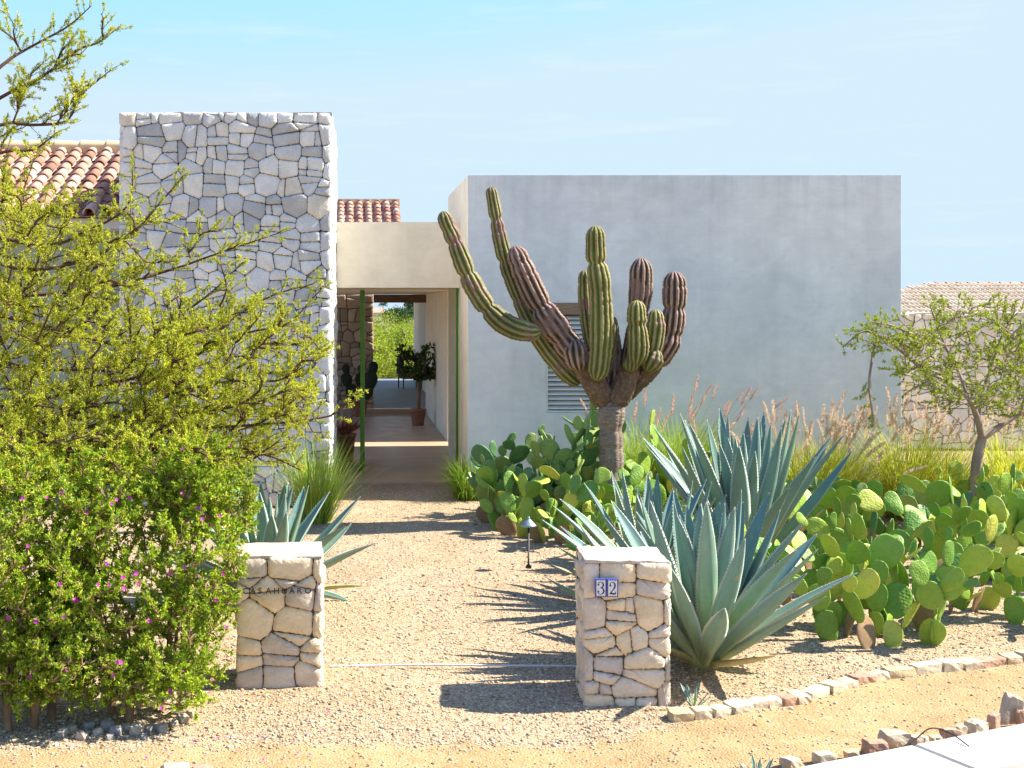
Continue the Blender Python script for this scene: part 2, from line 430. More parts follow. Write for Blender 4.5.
MAT['agave'] = k.leafy(base, 0.08, None, 0.5, 0.3, k.bump(k.noise(22, 4, vec=k.scalevec((3, 0.6, 3))), 0.12, 0.01))

k = M('dry_agave_leaf')
MAT['dryagave'] = k.leafy(k.ramp(k.noise(7, 5), [(0.3, (0.34, 0.33, 0.12)), (0.7, (0.56, 0.48, 0.26))]), 0.1)
# ribbed column cactus (edge: 0 groove, 1 ridge)


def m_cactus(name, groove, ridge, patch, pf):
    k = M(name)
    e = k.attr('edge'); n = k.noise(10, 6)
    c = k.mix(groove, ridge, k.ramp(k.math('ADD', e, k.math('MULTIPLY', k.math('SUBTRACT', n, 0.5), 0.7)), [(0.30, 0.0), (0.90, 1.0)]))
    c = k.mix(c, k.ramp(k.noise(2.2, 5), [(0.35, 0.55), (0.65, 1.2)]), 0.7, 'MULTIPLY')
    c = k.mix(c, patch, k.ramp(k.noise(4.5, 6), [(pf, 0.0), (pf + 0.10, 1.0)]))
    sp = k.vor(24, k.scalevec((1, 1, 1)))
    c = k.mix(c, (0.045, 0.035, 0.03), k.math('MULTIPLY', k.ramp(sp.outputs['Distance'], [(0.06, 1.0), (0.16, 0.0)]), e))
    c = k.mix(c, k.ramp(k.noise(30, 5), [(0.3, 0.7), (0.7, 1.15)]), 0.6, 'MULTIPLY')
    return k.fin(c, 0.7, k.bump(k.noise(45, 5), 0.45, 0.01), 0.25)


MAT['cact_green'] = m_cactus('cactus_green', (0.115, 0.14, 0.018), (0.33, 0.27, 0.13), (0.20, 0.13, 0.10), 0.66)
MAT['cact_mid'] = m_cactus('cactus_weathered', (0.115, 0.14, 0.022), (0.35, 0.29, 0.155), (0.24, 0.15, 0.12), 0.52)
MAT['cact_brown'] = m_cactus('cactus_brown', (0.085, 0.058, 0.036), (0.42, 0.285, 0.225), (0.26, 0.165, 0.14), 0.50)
k = M('cactus_trunk')
w = k.noise(3.0, 6, 0.6, vec=k.scalevec((3.0, 3.0, 9.0)), dist=1.6)
c = k.ramp(w, [(0.30, (0.14, 0.105, 0.08)), (0.5, (0.25, 0.195, 0.155)), (0.72, (0.38, 0.31, 0.255))])
MAT['cact_trunk'] = k.fin(c, 0.9, k.bump(w, 0.7, 0.03), 0.15)
k = M('cactus_base_bark')
w = k.vor(26, k.scalevec((1, 1, 0.8)))
c = k.ramp(w.outputs['Distance'], [(0.1, (0.26, 0.175, 0.115)), (0.6, (0.16, 0.105, 0.07))])
c = k.mix(c, k.ramp(k.noise(6, 5), [(0.3, 0.6), (0.7, 1.25)]), 0.7, 'MULTIPLY')
MAT['cact_bark'] = k.fin(c, 0.9, k.bump(w.outputs['Distance'], 0.6, 0.02), 0.15)

# ------------------------------------------------------------------ world, sun, camera
SUN_EL, SUN_AZ = R(44.5), R(3.5)                  # azimuth measured from +X towards +Y
world = bpy.data.worlds.new('World'); scene.world = world; world.use_nodes = True
wn, wl = world.node_tree.nodes, world.node_tree.links
bg = wn['Background']
sky = wn.new('ShaderNodeTexSky'); sky.sky_type = 'NISHITA'; sky.sun_disc = False
sky.sun_elevation = SUN_EL; sky.sun_rotation = PI / 2 - SUN_AZ
sky.air_density = 1.0; sky.dust_density = 0.3; sky.ozone_density = 3.0
hs = wn.new('ShaderNodeHueSaturation'); hs.inputs['Saturation'].default_value = 1.2
wl.new(sky.outputs[0], hs.inputs['Color'])
tint = wn.new('ShaderNodeVectorMath'); tint.operation = 'MULTIPLY'; tint.inputs[1].default_value = (0.97, 0.84, 1.0)
wl.new(hs.outputs[0], tint.inputs[0])
cap = wn.new('ShaderNodeVectorMath'); cap.operation = 'MINIMUM'; cap.inputs[1].default_value = (1.70, 2.18, 2.79)
wl.new(tint.outputs[0], cap.inputs[0])
# thin high cirrus: noise on the view direction
tc = wn.new('ShaderNodeTexCoord'); mp = wn.new('ShaderNodeMapping'); mp.inputs['Scale'].default_value = (5.0, 5.0, 46.0)
nz = wn.new('ShaderNodeTexNoise'); nz.inputs['Scale'].default_value = 1.6; nz.inputs['Detail'].default_value = 8; nz.inputs['Roughness'].default_value = 0.6
rp = wn.new('ShaderNodeValToRGB'); rp.color_ramp.elements[0].position = 0.56; rp.color_ramp.elements[1].position = 0.82
rp.color_ramp.elements[1].color = (0.35, 0.35, 0.35, 1)
mx = wn.new('ShaderNodeMix'); mx.data_type = 'RGBA'; mx.inputs[7].default_value = (2.4, 2.5, 2.7, 1)
wl.new(tc.outputs['Generated'], mp.inputs[0]); wl.new(mp.outputs[0], nz.inputs['Vector']); wl.new(nz.outputs['Fac'], rp.inputs[0])
wl.new(rp.outputs[0], mx.inputs[0]); wl.new(cap.outputs[0], mx.inputs[6]); wl.new(mx.outputs[2], bg.inputs[0])
bg.inputs[1].default_value = 0.14
sd = np.array((math.cos(SUN_EL) * math.cos(SUN_AZ), math.cos(SUN_EL) * math.sin(SUN_AZ), math.sin(SUN_EL)))
sl = bpy.data.lights.new('sun', 'SUN'); sl.energy = 4.6; sl.angle = R(0.53); sl.color = (1.0, 0.93, 0.82)
so = bpy.data.objects.new('sun', sl); COL.objects.link(so)
so.rotation_euler = Vector(sd).to_track_quat('Z', 'Y').to_euler(); so.location = (30, 0, 30)

cd = bpy.data.cameras.new('camera'); co = bpy.data.objects.new('camera', cd); COL.objects.link(co); scene.camera = co
co.location = (0, 0, H); co.rotation_euler = (PI / 2, 0, 0)
cd.sensor_width = 36.0; cd.lens = F / 1024 * 36.0
cd.shift_x = (512 - CX) / 1024; cd.shift_y = -(384 - CY) / 1024
cd.clip_start = 0.1; cd.clip_end = 5000
scene.view_settings.view_transform = 'Standard'; scene.view_settings.look = 'None'
scene.view_settings.exposure = 1.5; scene.view_settings.gamma = 1.0
scene.cycles.max_bounces = 7; scene.cycles.diffuse_bounces = 4; scene.cycles.glossy_bounces = 2
scene.cycles.transmission_bounces = 3; scene.cycles.transparent_max_bounces = 4
scene.cycles.caustics_reflective = False; scene.cycles.caustics_refractive = False

# ------------------------------------------------------------------ ground
BORDER_PX = [(-2000, 752), (0, 750), (200, 745), (560, 741), (640, 730), (668, 722), (690, 718), (713, 716), (750, 709), (794, 700), (827, 691), (856, 683), (887, 674), (915, 672), (942, 668.5), (982, 665), (1023, 659), (1200, 640), (2400, 560)]
BG = np.array([G(*p)[:2] for p in BORDER_PX]); BG = BG[np.argsort(BG[:, 0])]


def vnoise(x, y, s, seed):
    """smooth value noise"""
    r = np.random.default_rng(seed).random((64, 64))
    x = np.asarray(x) * s + 100.0; y = np.asarray(y) * s + 100.0
    i = np.floor(x).astype(int); j = np.floor(y).astype(int)
    u = x - i; w = y - j; u = u * u * (3 - 2 * u); w = w * w * (3 - 2 * w)
    g = lambda a, b: r[a % 64, b % 64]
    return (g(i, j) * (1 - u) + g(i + 1, j) * u) * (1 - w) + (g(i, j + 1) * (1 - u) + g(i + 1, j + 1) * u) * w


def gz(x, y):
    near = np.clip((24 - np.asarray(y)) / 6, 0, 1)
    z = ((vnoise(x, y, 0.8, 1) - 0.5) * 0.05 + (vnoise(x, y, 3.1, 2) - 0.5) * 0.018 + (vnoise(x, y, 9.0, 3) - 0.5) * 0.008) * near - 0.012
    fall = np.interp(y, [0, 44, 62, 125, 190, 260, 420, 600, 3000], [0, 0, -4.0, -4.0, -2.4, -0.6, 1.2, 0.5, -8])
    return z + fall


xs = np.concatenate([[-900, -400, -180, -90, -45, -25, -15, -10, -7], np.arange(-5, 9.01, 0.07), [9.5, 10.5, 12, 14, 17, 21, 26, 33, 45, 70, 110, 200, 400, 900]])
ys = np.concatenate([[-300, -100, -40, -15, -5, 0, 3, 5], np.arange(6.0, 19.01, 0.07), [20, 22, 25, 29, 34, 40, 44, 47, 50, 55, 62, 75, 95, 125, 160, 190, 225, 260, 300, 360, 420, 500, 600, 900, 1500, 3000]])
X, Y = np.meshgrid(xs, ys, indexing='ij')
Z = gz(X, Y)
bY = np.interp(X, BG[:, 0], BG[:, 1])
sandm = np.clip(0.5 + (bY - Y) / 0.5, 0, 1)
nx, ny = len(xs), len(ys)
idx = np.arange(nx * ny).reshape(nx, ny)
q = np.stack([idx[:-1, :-1], idx[1:, :-1], idx[1:, 1:], idx[:-1, 1:]], -1).reshape(-1, 4)
mb = MB()
fy = np.repeat((Y[:-1, :-1] > 46).reshape(-1), 1)
mb.add(np.stack([X, Y, Z], -1), q[~fy], 0, 0.5, True, sandm.ravel())
mb.add(np.stack([X, Y, Z], -1), q[fy], 1, 0.5, True, sandm.ravel())
tag(mb.build('ground', [MAT['ground'], MAT['hill']]), kind='structure')


def ico():
    t = (1 + 5 ** .5) / 2
    V = norm([(-1, t, 0), (1, t, 0), (-1, -t, 0), (1, -t, 0), (0, -1, t), (0, 1, t), (0, -1, -t), (0, 1, -t), (t, 0, -1), (t, 0, 1), (-t, 0, -1), (-t, 0, 1)])
    Fc = np.array([(0, 11, 5), (0, 5, 1), (0, 1, 7), (0, 7, 10), (0, 10, 11), (1, 5, 9), (5, 11, 4), (11, 10, 2), (10, 7, 6), (7, 1, 8), (3, 9, 4), (3, 4, 2), (3, 2, 6), (3, 6, 8), (3, 8, 9), (4, 9, 5), (2, 4, 11), (6, 2, 10), (8, 6, 7), (9, 8, 1)])
    return V, Fc


def scatter_pebbles(n):
    V0, F0 = ico()
    d = 6.6 + 10.4 * rng.random(n * 2) ** 1.35
    x = (rng.random(n * 2) * 1100 - 40 - CX) * d / F
    front = np.interp(x, BG[:, 0], BG[:, 1]) > d + 0.12
    keep = ~(front & (rng.random(n * 2) < 0.80)) & ~((d > 16.4) & (x > 1.6))
    x, d = x[keep][:n], d[keep][:n]; n = len(x)
    s = rng.lognormal(math.log(0.0068), 0.36, n).clip(0.0035, 0.019)
    front = np.interp(x, BG[:, 0], BG[:, 1]) > d
    s = np.where(front, s * 0.85, s)
    sc = s[:, None] * np.stack([rng.uniform(.8, 1.4, n), rng.uniform(.7, 1.1, n), rng.uniform(.45, .8, n)], -1)
    a = rng.random(n) * 2 * PI
    V = (V0[None] * (1 + rng.uniform(-.18, .18, (n, 12, 1)))) * sc[:, None]
    V = np.stack([V[..., 0] * np.cos(a)[:, None] - V[..., 1] * np.sin(a)[:, None], V[..., 0] * np.sin(a)[:, None] + V[..., 1] * np.cos(a)[:, None], V[..., 2]], -1)
    V += np.stack([x, d, gz(x, d) + sc[:, 2] * 0.35], -1)[:, None]
    Fs = (F0[None] + 12 * np.arange(n)[:, None, None]).reshape(-1, 3)
    m = MB(); m.add(V, Fs, 0, np.repeat(rng.random(n), 20), True)
    tag(m.build('gravel', MAT['pebble']), kind='stuff')


scatter_pebbles(52000)

# ------------------------------------------------------------------ masonry


def clip(poly, a, b, c):
    out = []
    for i in range(len(poly)):
        p, q_ = poly[i], poly[(i + 1) % len(poly)]
        dp = a * p[0] + b * p[1] - c; dq = a * q_[0] + b * q_[1] - c
        if dp <= 0: out.append(p)
        if dp * dq < 0:
            t = dp / (dp - dq); out.append((p[0] + t * (q_[0] - p[0]), p[1] + t * (q_[1] - p[1])))
    return out


def masonry(mb, O, U, V, N, w, h, rmin, rmax, gap=0.012, proud=0.03, asp=1.2, mat=0, seed=1):
    """one face of irregular stonework: power-diagram cells, each a chiselled block"""
    r_ = np.random.default_rng(seed)
    O, U, V, N = (np.asarray(t, float) for t in (O, U, V, N))
    # loose courses of jittered seeds -> power cells -> some cells split again, so joints stay broken
    rows = []; y = 0.0; rh = (rmin + rmax) * 1.05
    while y < h - rh * .35:
        hh = rh * r_.uniform(.75, 1.25); rows.append((y, min(hh, h - y + rh * .2))); y += hh
    pts, rad = [], []
    for y, hh in rows:
        x = -rh * asp * r_.random() * .6
        while x < w:
            ww = rh * asp * r_.uniform(.6, 1.6)
            pts.append((x + ww / 2 + r_.normal(0, .04 * ww), y + hh / 2 + r_.normal(0, .13 * hh))); rad.append(.42 * math.sqrt(ww * hh) * r_.uniform(.8, 1.15)); x += ww
    pts = np.array(pts); rad = np.array(rad)
    cells = []
    for i, p in enumerate(pts):
        poly = [(0, 0), (w, 0), (w, h), (0, h)]
        dd = np.linalg.norm(pts - p, axis=1)
        for j in np.argsort(dd)[1:22]:
            dv = pts[j] - p; L = np.linalg.norm(dv) + 1e-9
            off = (L * L + rad[i] ** 2 - rad[j] ** 2) / (2 * L)
            n = dv / L
            poly = clip(poly, n[0], n[1], n @ p + off)
            if len(poly) < 3: break
        if len(poly) >= 3: cells.append(poly)
    out = []
    tgt = rmin * rmax * 5.0
    while cells:
        poly = cells.pop(); A = np.array(poly)
        ex, ey = np.ptp(A[:, 0]), np.ptp(A[:, 1]); area = ex * ey
        if area > tgt * r_.lognormal(0, .55) and min(ex, ey) > rmin * 1.5:
            horiz = ey * 1.15 > ex * r_.uniform(.7, 1.2)
            ang = (PI / 2 if horiz else 0) + r_.normal(0, .11)
            n = np.array((math.cos(ang), math.sin(ang))); k_ = r_.uniform(.30, .70)
            c0 = A.min(0) + (A.max(0) - A.min(0)) * k_
            a, b_ = clip(poly, n[0], n[1], n @ c0), clip(poly, -n[0], -n[1], -(n @ c0))
            if len(a) > 2 and len(b_) > 2:
                cells += [a, b_] if r_.random() < .45 else []
                if r_.random() >= 2: pass
                if not cells or cells[-1] is not b_:
                    out += [a, b_]
                continue
        out.append(poly)
    for poly0 in out:
        A = np.array(poly0); poly = list(poly0)
        cw = A.mean(0)
        for a in range(len(A)):
            e = A[(a + 1) % len(A)] - A[a]; L = np.linalg.norm(e)
            if L < 1e-5: continue
            n = np.array((e[1], -e[0])) / L
            if n @ (cw - A[a]) > 0: n = -n
            poly = clip(poly, n[0], n[1], n @ A[a] - gap / 2 * r_.uniform(.5, 1.5))
            if len(poly) < 3: break
        if len(poly) < 3: continue
        poly = np.array(poly)
        nxt = np.roll(poly, -1, 0); keep_ = np.linalg.norm(nxt - poly, axis=1) > .010
        poly = poly[keep_]
        if len(poly) < 3: continue
        c = poly.mean(0)
        if np.ptp(poly[:, 0]) < 0.018 or np.ptp(poly[:, 1]) < 0.018: continue
        # knock the corners off, then roughen
        seg = []
        for a in range(len(poly)):
            A_, B_ = poly[a], poly[(a + 1) % len(poly)]
            L = np.linalg.norm(B_ - A_); kk = max(2, int(L / .045))
            for t_ in range(kk): seg.append(A_ + (B_ - A_) * t_ / kk)
        ring = np.array(seg)
        for rat in (.26, .25):
            nx_ = np.roll(ring, -1, 0)
            ring = np.stack([ring + (nx_ - ring) * rat, nx_ + (ring - nx_) * rat], 1).reshape(-1, 2)
        ring = ring + r_.normal(0, .0022, ring.shape)
        m = len(ring); size = math.sqrt(np.ptp(poly[:, 0]) * np.ptp(poly[:, 1]))
        h0 = proud * 1.05 + float(np.clip(r_.normal(0, 0.007), -.006, .014))
        tilt = r_.normal(0, 0.06, 2)
        rows = []
        inner = min(0.35, 0.014 / max(size * .5, .01)); inner2 = min(0.6, 0.05 / max(size * .5, .01))
        for s_, hh, jit in ((1.0, -0.035, 0), (1.0, h0 - 0.018, 0.0), (1 - inner, h0 - 0.004, 0.0010), (1 - inner2, h0 + 0.001, 0.0008), (0.3, h0 + 0.002, 0.0003)):
            q2 = c + (ring - c) * s_
            hz = hh + ((q2 - c) @ tilt if hh > 0 else 0) + r_.normal(0, jit + 1e-6, m)
            rows.append(O + q2[:, :1] * U + q2[:, 1:] * V + hz[:, None] * N)
        rows.append((O + c[0] * U + c[1] * V + (h0 + 0.003) * N)[None])
        VV = np.concatenate(rows)
        fs = []
        flip = np.dot(np.cross(U, V), N) < 0
        for L_ in range(4):
            for a in range(m):
                b2 = (a + 1) % m
                fs.append((L_ * m + a, L_ * m + b2, (L_ + 1) * m + b2, (L_ + 1) * m + a))
        for a in range(m):
            fs.append((4 * m + a, 4 * m + (a + 1) % m, 5 * m))
        if flip: fs = [f[::-1] for f in fs]
        mb.add(VV, fs, mat, r_.random(), True)


def rough_slab(mb, x0, x1, y0, y1, z0, z1, step=0.05, amp=0.02, mat=0, seed=5, edge=0.012):
    """cap with a lumpy top"""
    nx_ = max(3, int((x1 - x0) / step)); ny_ = max(3, int((y1 - y0) / step))
    x = np.linspace(x0, x1, nx_); y = np.linspace(y0, y1, ny_)
    X_, Y_ = np.meshgrid(x, y, indexing='ij')
    Z_ = z1 + (vnoise(X_, Y_, 6, seed) - 0.5) * amp * 2 + (vnoise(X_, Y_, 17, seed + 1) - 0.5) * amp
    rim = np.minimum(np.minimum(X_ - x0, x1 - X_), np.minimum(Y_ - y0, y1 - Y_))
    Z_ -= np.where(rim < 1e-6, edge, 0)
    id_ = np.arange(nx_ * ny_).reshape(nx_, ny_)
    q_ = np.stack([id_[:-1, :-1], id_[1:, :-1], id_[1:, 1:], id_[:-1, 1:]], -1).reshape(-1, 4)
    T_ = np.stack([X_, Y_, Z_], -1)
    mb.add(T_, q_, mat, 0.7, False)
    for line, rev in ((T_[:, 0], 0), (T_[:, -1], 1), (T_[0, :], 1), (T_[-1, :], 0)):
        n_ = len(line); lo = line.copy(); lo[:, 2] = z0
        fs = [(i, n_ + i, n_ + i + 1, i + 1) if not rev else (i, i + 1, n_ + i + 1, n_ + i) for i in range(n_ - 1)]
        fs = [f[::-1] for f in fs]
        mb.add(np.vstack([line, lo]), fs, mat, 0.7, False)


# ------------------------------------------------------------------ the house
house = empty('house', (1.0, 17.0, 0), 0, 'pale modern stucco house with a tall rough stone tower, open entrance passage and tiled roofs', 'house')


def part(mb, name, mats, parent=house):
    o = mb.build(name, mats, parent)
    o.matrix_parent_inverse = Matrix.Translation(house.location).inverted() if parent is house else Matrix.Identity(4)
    return o


# stone tower
TX0, TX1, TY0, TY1, TZ = -2.957, -0.183, 15.7, 18.0, 5.16
mb = MB()
sk = 0.058                                       # the right flank splays out towards the back
mb.add([(TX0 + .03, TY0 + .042, -.1), (TX1 - .035, TY0 + .042, -.1), (TX1 + sk - .02, TY1, -.1), (TX0 + .03, TY1, -.1),
        (TX0 + .03, TY0 + .042, TZ - .02), (TX1 - .035, TY0 + .042, TZ - .02), (TX1 + sk - .02, TY1, TZ - .02), (TX0 + .03, TY1, TZ - .02)],
       [(0, 1, 5, 4), (1, 2, 6, 5), (2, 3, 7, 6), (3, 0, 4, 7), (4, 5, 6, 7)], 1, .5, False)
masonry(mb, (TX0, TY0 + .03, 0), (1, 0, 0), (0, 0, 1), (0, -1, 0), TX1 - TX0, TZ, 0.070, 0.150, 0.007, 0.03, 1.15, 0, 3)
sdv = norm((sk, TY1 - TY0, 0)); sn = (sdv[1], -sdv[0], 0)
masonry(mb, (TX1 - .028, TY0 + .07, 0), sdv, (0, 0, 1), sn, TY1 - TY0 - .06, TZ, 0.07, 0.17, 0.010, 0.03, 1.15, 0, 4)
masonry(mb, (TX0 + .03, TY1, 0), (0, -1, 0), (0, 0, 1), (-1, 0, 0), TY1 - TY0, TZ, 0.09, 0.18, 0.010, 0.03, 1.15, 0, 5)
part(mb, 'stone_tower', [MAT['stone'], MAT['mortar']])
mb = MB(); rough_slab(mb, TX0 + .012, TX1 + .012, TY0 + .012, TY1, TZ - .03, TZ + .01, 0.07, 0.014, 0, 9)
part(mb, 'tower_cap', MAT['cap'])

# stucco block on the right, louvre window cut in
BX0, BX1, BY0, BY1, BZ = 1.702, 7.692, 16.6, 19.8, 4.44
WX0, WX1, WZ0, WZ1 = 2.78, 3.60, 1.15, 2.67


def beveled_box(mb, x0, x1, y0, y1, z0, z1, b=0.012, mat=0):
    bm_v = []
    fs = []
    V = []
    for x, sx in ((x0, 1), (x1, -1)):
        for y, sy in ((y0, 1), (y1, -1)):
            V += [(x + sx * b, y, z0), (x, y + sy * b, z0), (x + sx * b, y, z1 - b), (x, y + sy * b, z1 - b), (x + sx * b, y + sy * b, z1)]
    # corner order: 0:(x0,y0) 1:(x0,y1) 2:(x1,y0) 3:(x1,y1); each has 5 verts: front-low, side-low, front-high, side-high, top
    a, b_, c, d = 0, 5, 10, 15
    fs = [(a, c, c + 2, a + 2), (b_ + 2, d + 2, d, b_), (a + 1, a + 3, b_ + 3, b_ + 1), (c + 1, d + 1, d + 3, c + 3),
          (a, a + 2, a + 3, a + 1), (c, c + 1, c + 3, c + 2), (b_, b_ + 1, b_ + 3, b_ + 2), (d, d + 2, d + 3, d + 1),
          (a + 4, c + 4, d + 4, b_ + 4), (a + 2, c + 2, c + 4, a + 4), (b_ + 2, b_ + 4, d + 4, d + 2), (a + 3, a + 4, b_ + 4, b_ + 3), (c + 3, d + 3, d + 4, c + 4),
          (a + 2, a + 4, a + 3), (c + 2, c + 3, c + 4), (b_ + 2, b_ + 3, b_ + 4), (d + 2, d + 4, d + 3)]
    mb.add(V, fs, mat, .5, False)


mb = MB()
b = 0.0012
fy = BY0
# front with opening (panels butt edge to edge), other faces, chamfered outer edges
def quad(p0, p1, p2, p3, mat=0):
    mb.add([p0, p1, p2, p3], [(0, 1, 2, 3)], mat, .5, False)
xa, xb, zt = BX0 + b, BX1 - b, BZ - b
for (x0, x1, z0, z1) in ((xa, WX0, -.1, zt), (WX1, xb, -.1, zt), (WX0, WX1, -.1, WZ0), (WX0, WX1, WZ1, zt)):
    quad((x0, fy, z0), (x1, fy, z0), (x1, fy, z1), (x0, fy, z1))
rv = 0.14                                            # reveal
quad((WX0, fy, WZ0), (WX0, fy, WZ1), (WX0, fy + rv, WZ1), (WX0, fy + rv, WZ0))
quad((WX1, fy, WZ0), (WX1, fy + rv, WZ0), (WX1, fy + rv, WZ1), (WX1, fy, WZ1))
quad((WX0, fy, WZ0), (WX0, fy + rv, WZ0), (WX1, fy + rv, WZ0), (WX1, fy, WZ0))
quad((WX0, fy, WZ1), (WX1, fy, WZ1), (WX1, fy + rv, WZ1), (WX0, fy + rv, WZ1))
quad((WX0, fy + rv, WZ0), (WX1, fy + rv, WZ0), (WX1, fy + rv, WZ1), (WX0, fy + rv, WZ1))
quad((BX0, fy + b, -.1), (BX0, fy + b, zt), (BX0, BY1, zt), (BX0, BY1, -.1), 1)
quad((BX1, fy + b, -.1), (BX1, BY1, -.1), (BX1, BY1, zt), (BX1, fy + b, zt))
quad((BX0, BY1, -.1), (BX1, BY1, -.1), (BX1, BY1, zt), (BX0, BY1, zt))
quad((xa, fy, -.1), (xa, fy, zt), (BX0, fy + b, zt), (BX0, fy + b, -.1), 1)
quad((xb, fy, -.1), (BX1, fy + b, -.1), (BX1, fy + b, zt), (xb, fy, zt))
quad((xa, fy, zt), (xb, fy, zt), (xb, fy + b, BZ), (xa, fy + b, BZ))
quad((BX0, fy + b, zt), (xa, fy + b, BZ), (xa, BY1, BZ), (BX0, BY1, zt), 1)
quad((BX1, fy + b, zt), (BX1, BY1, zt), (xb, BY1, BZ), (xb, fy + b, BZ))
mb.add([(xa, fy, zt), (xa, fy + b, BZ), (BX0, fy + b, zt)], [(0, 1, 2)], 0, .5, False)
mb.add([(xb, fy, zt), (BX1, fy + b, zt), (xb, fy + b, BZ)], [(0, 1, 2)], 0, .5, False)
quad((xa, fy + b, BZ), (xb, fy + b, BZ), (xb, BY1, BZ), (xa, BY1, BZ))
part(mb, 'stucco_block', [MAT['stucco'], MAT['cream']])

# louvre window
win = MB()
win.box(WX0 + .004, WX0 + .030, fy + .01, fy + .10, WZ0 + .004, WZ1 - .166, 0)
win.box(WX1 - .030, WX1 - .004, fy + .01, fy + .10, WZ0 + .004, WZ1 - .166, 0)
win.box(WX0 + .032, WX1 - .032, fy + .012, fy + .10, WZ0 + .004, WZ0 + .03, 0)
wf = part(win, 'louvre_window', MAT['louvre'])
mbw = MB(); mbw.box(WX0 + .004, WX1 - .004, fy - .012, fy + .11, WZ1 - .162, WZ1 - .004)
o = mbw.build('lintel', MAT['oldwood'], wf)
mbs = MB()
nsl = 20; zz0, zz1 = WZ0 + .035, WZ1 - .175
for i in range(nsl):
    z = zz0 + (zz1 - zz0) * (i + .5) / nsl
    a = 0.021
    mbs.add([(WX0 + .034, fy + .022, z - a), (WX1 - .034, fy + .022, z - a), (WX1 - .034, fy + .085, z + a), (WX0 + .034, fy + .085, z + a),
             (WX0 + .034, fy + .022, z - a + .012), (WX1 - .034, fy + .022, z - a + .012), (WX1 - .034, fy + .085, z + a + .012), (WX0 + .034, fy + .085, z + a + .012)],
            [(0, 3, 2, 1), (4, 5, 6, 7), (0, 1, 5, 4), (2, 3, 7, 6), (0, 4, 7, 3), (1, 2, 6, 5)], 0, .5, False)
mbs.build('louvre_slats', MAT['louvre'], wf)
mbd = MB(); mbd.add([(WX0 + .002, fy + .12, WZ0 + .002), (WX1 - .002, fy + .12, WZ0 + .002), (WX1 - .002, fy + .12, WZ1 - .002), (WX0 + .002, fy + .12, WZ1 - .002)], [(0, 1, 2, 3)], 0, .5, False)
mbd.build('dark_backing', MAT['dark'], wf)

# entrance beam, roofed passage
mb = MB()
mb.box(-.125, BX0 - .003, 17.73, 17.98, 2.90, 3.87)
part(mb, 'entrance_beam', MAT['cream'])
mb = MB()
mb.box(-.6, 2.4, 17.983, 29.2, 2.93, 3.1)
part(mb, 'passage_ceiling', MAT['cream'])
mb = MB()
mb.box(1.975, 2.2, 19.803, 22.4, -.1, 2.927); mb.box(1.975, 2.2, 23.1, 29.4, -.1, 2.927)
part(mb, 'passage_wall', MAT['cream'])
mb = MB(); mb.box(-.36, -.13, 18.003, 20.0, -.1, 2.927)
part(mb, 'side_wall', MAT['cream'])
mb = MB(); mb.box(-.13, 1.972, 17.73, 29.4, -.1, 0.03); part(mb, 'passage_floor', MAT['floor'])
mb = MB(); mb.box(-6, 2.327, 29.402, 41.6, -.1, 0.15, 0)
part(mb, 'patio_floor', MAT['patio'])
mb = MB(); mb.box(-.13, 1.972, 29.10, 29.40, 0.032, 0.146); part(mb, 'step', MAT['floor'])
mb = MB(); mb.box(.70, 2.0, 29.202, 29.40, 2.73, 2.926); part(mb, 'wood_lintel', MAT['wood'])
mb = MB()
mb.box(-1.2, .66, 29.43, 29.7, 0, 3.3, 1)
masonry(mb, (-1.0, 29.43, 0.03), (1, 0, 0), (0, 0, 1), (0, -1, 0), 1.70, 2.9, 0.07, 0.19, 0.011, 0.03, 1.2, 0, 21)
masonry(mb, (.66, 29.43, 0.15), (0, 1, 0), (0, 0, 1), (1, 0, 0), .27, 2.9, 0.07, 0.15, 0.011, 0.03, 1.2, 0, 22)
part(mb, 'passage_stone_wall', [MAT['bstone'], MAT['mortar']])
mb = MB(); mb.box(2.33, 2.55, 29.45, 40.7, -.1, 3.2); part(mb, 'patio_wall', MAT['white'])
mb = MB(); mb.box(-6, 2.327, 29.75, 41.0, 3.25, 3.42); part(mb, 'patio_ceiling', MAT['cream'])

# green pivot door and green jamb strip
d0 = np.array((.236, 18.7)); d1 = np.array((.262, 19.72)); dn = norm(np.array((d1 - d0)[[1, 0]]) * (1, -1))
th = 0.065
mb = MB()
c4 = [d0, d0 + dn * th, d1 + dn * th, d1]
V = [(*c, .045) for c in c4] + [(*c, 2.885) for c in c4]
mb.add(V, [(0, 1, 5, 4), (1, 2, 6, 5), (2, 3, 7, 6), (3, 0, 4, 7), (4, 5, 6, 7), (3, 2, 1, 0)], 0, .5, False)
part(mb, 'pivot_door', MAT['green'])
mb = MB(); mb.box(1.668, 1.699, 18.02, 18.06, .035, 2.926); part(mb, 'door_jamb', MAT['green'])

# left wing: wall, fascia, tiled roof


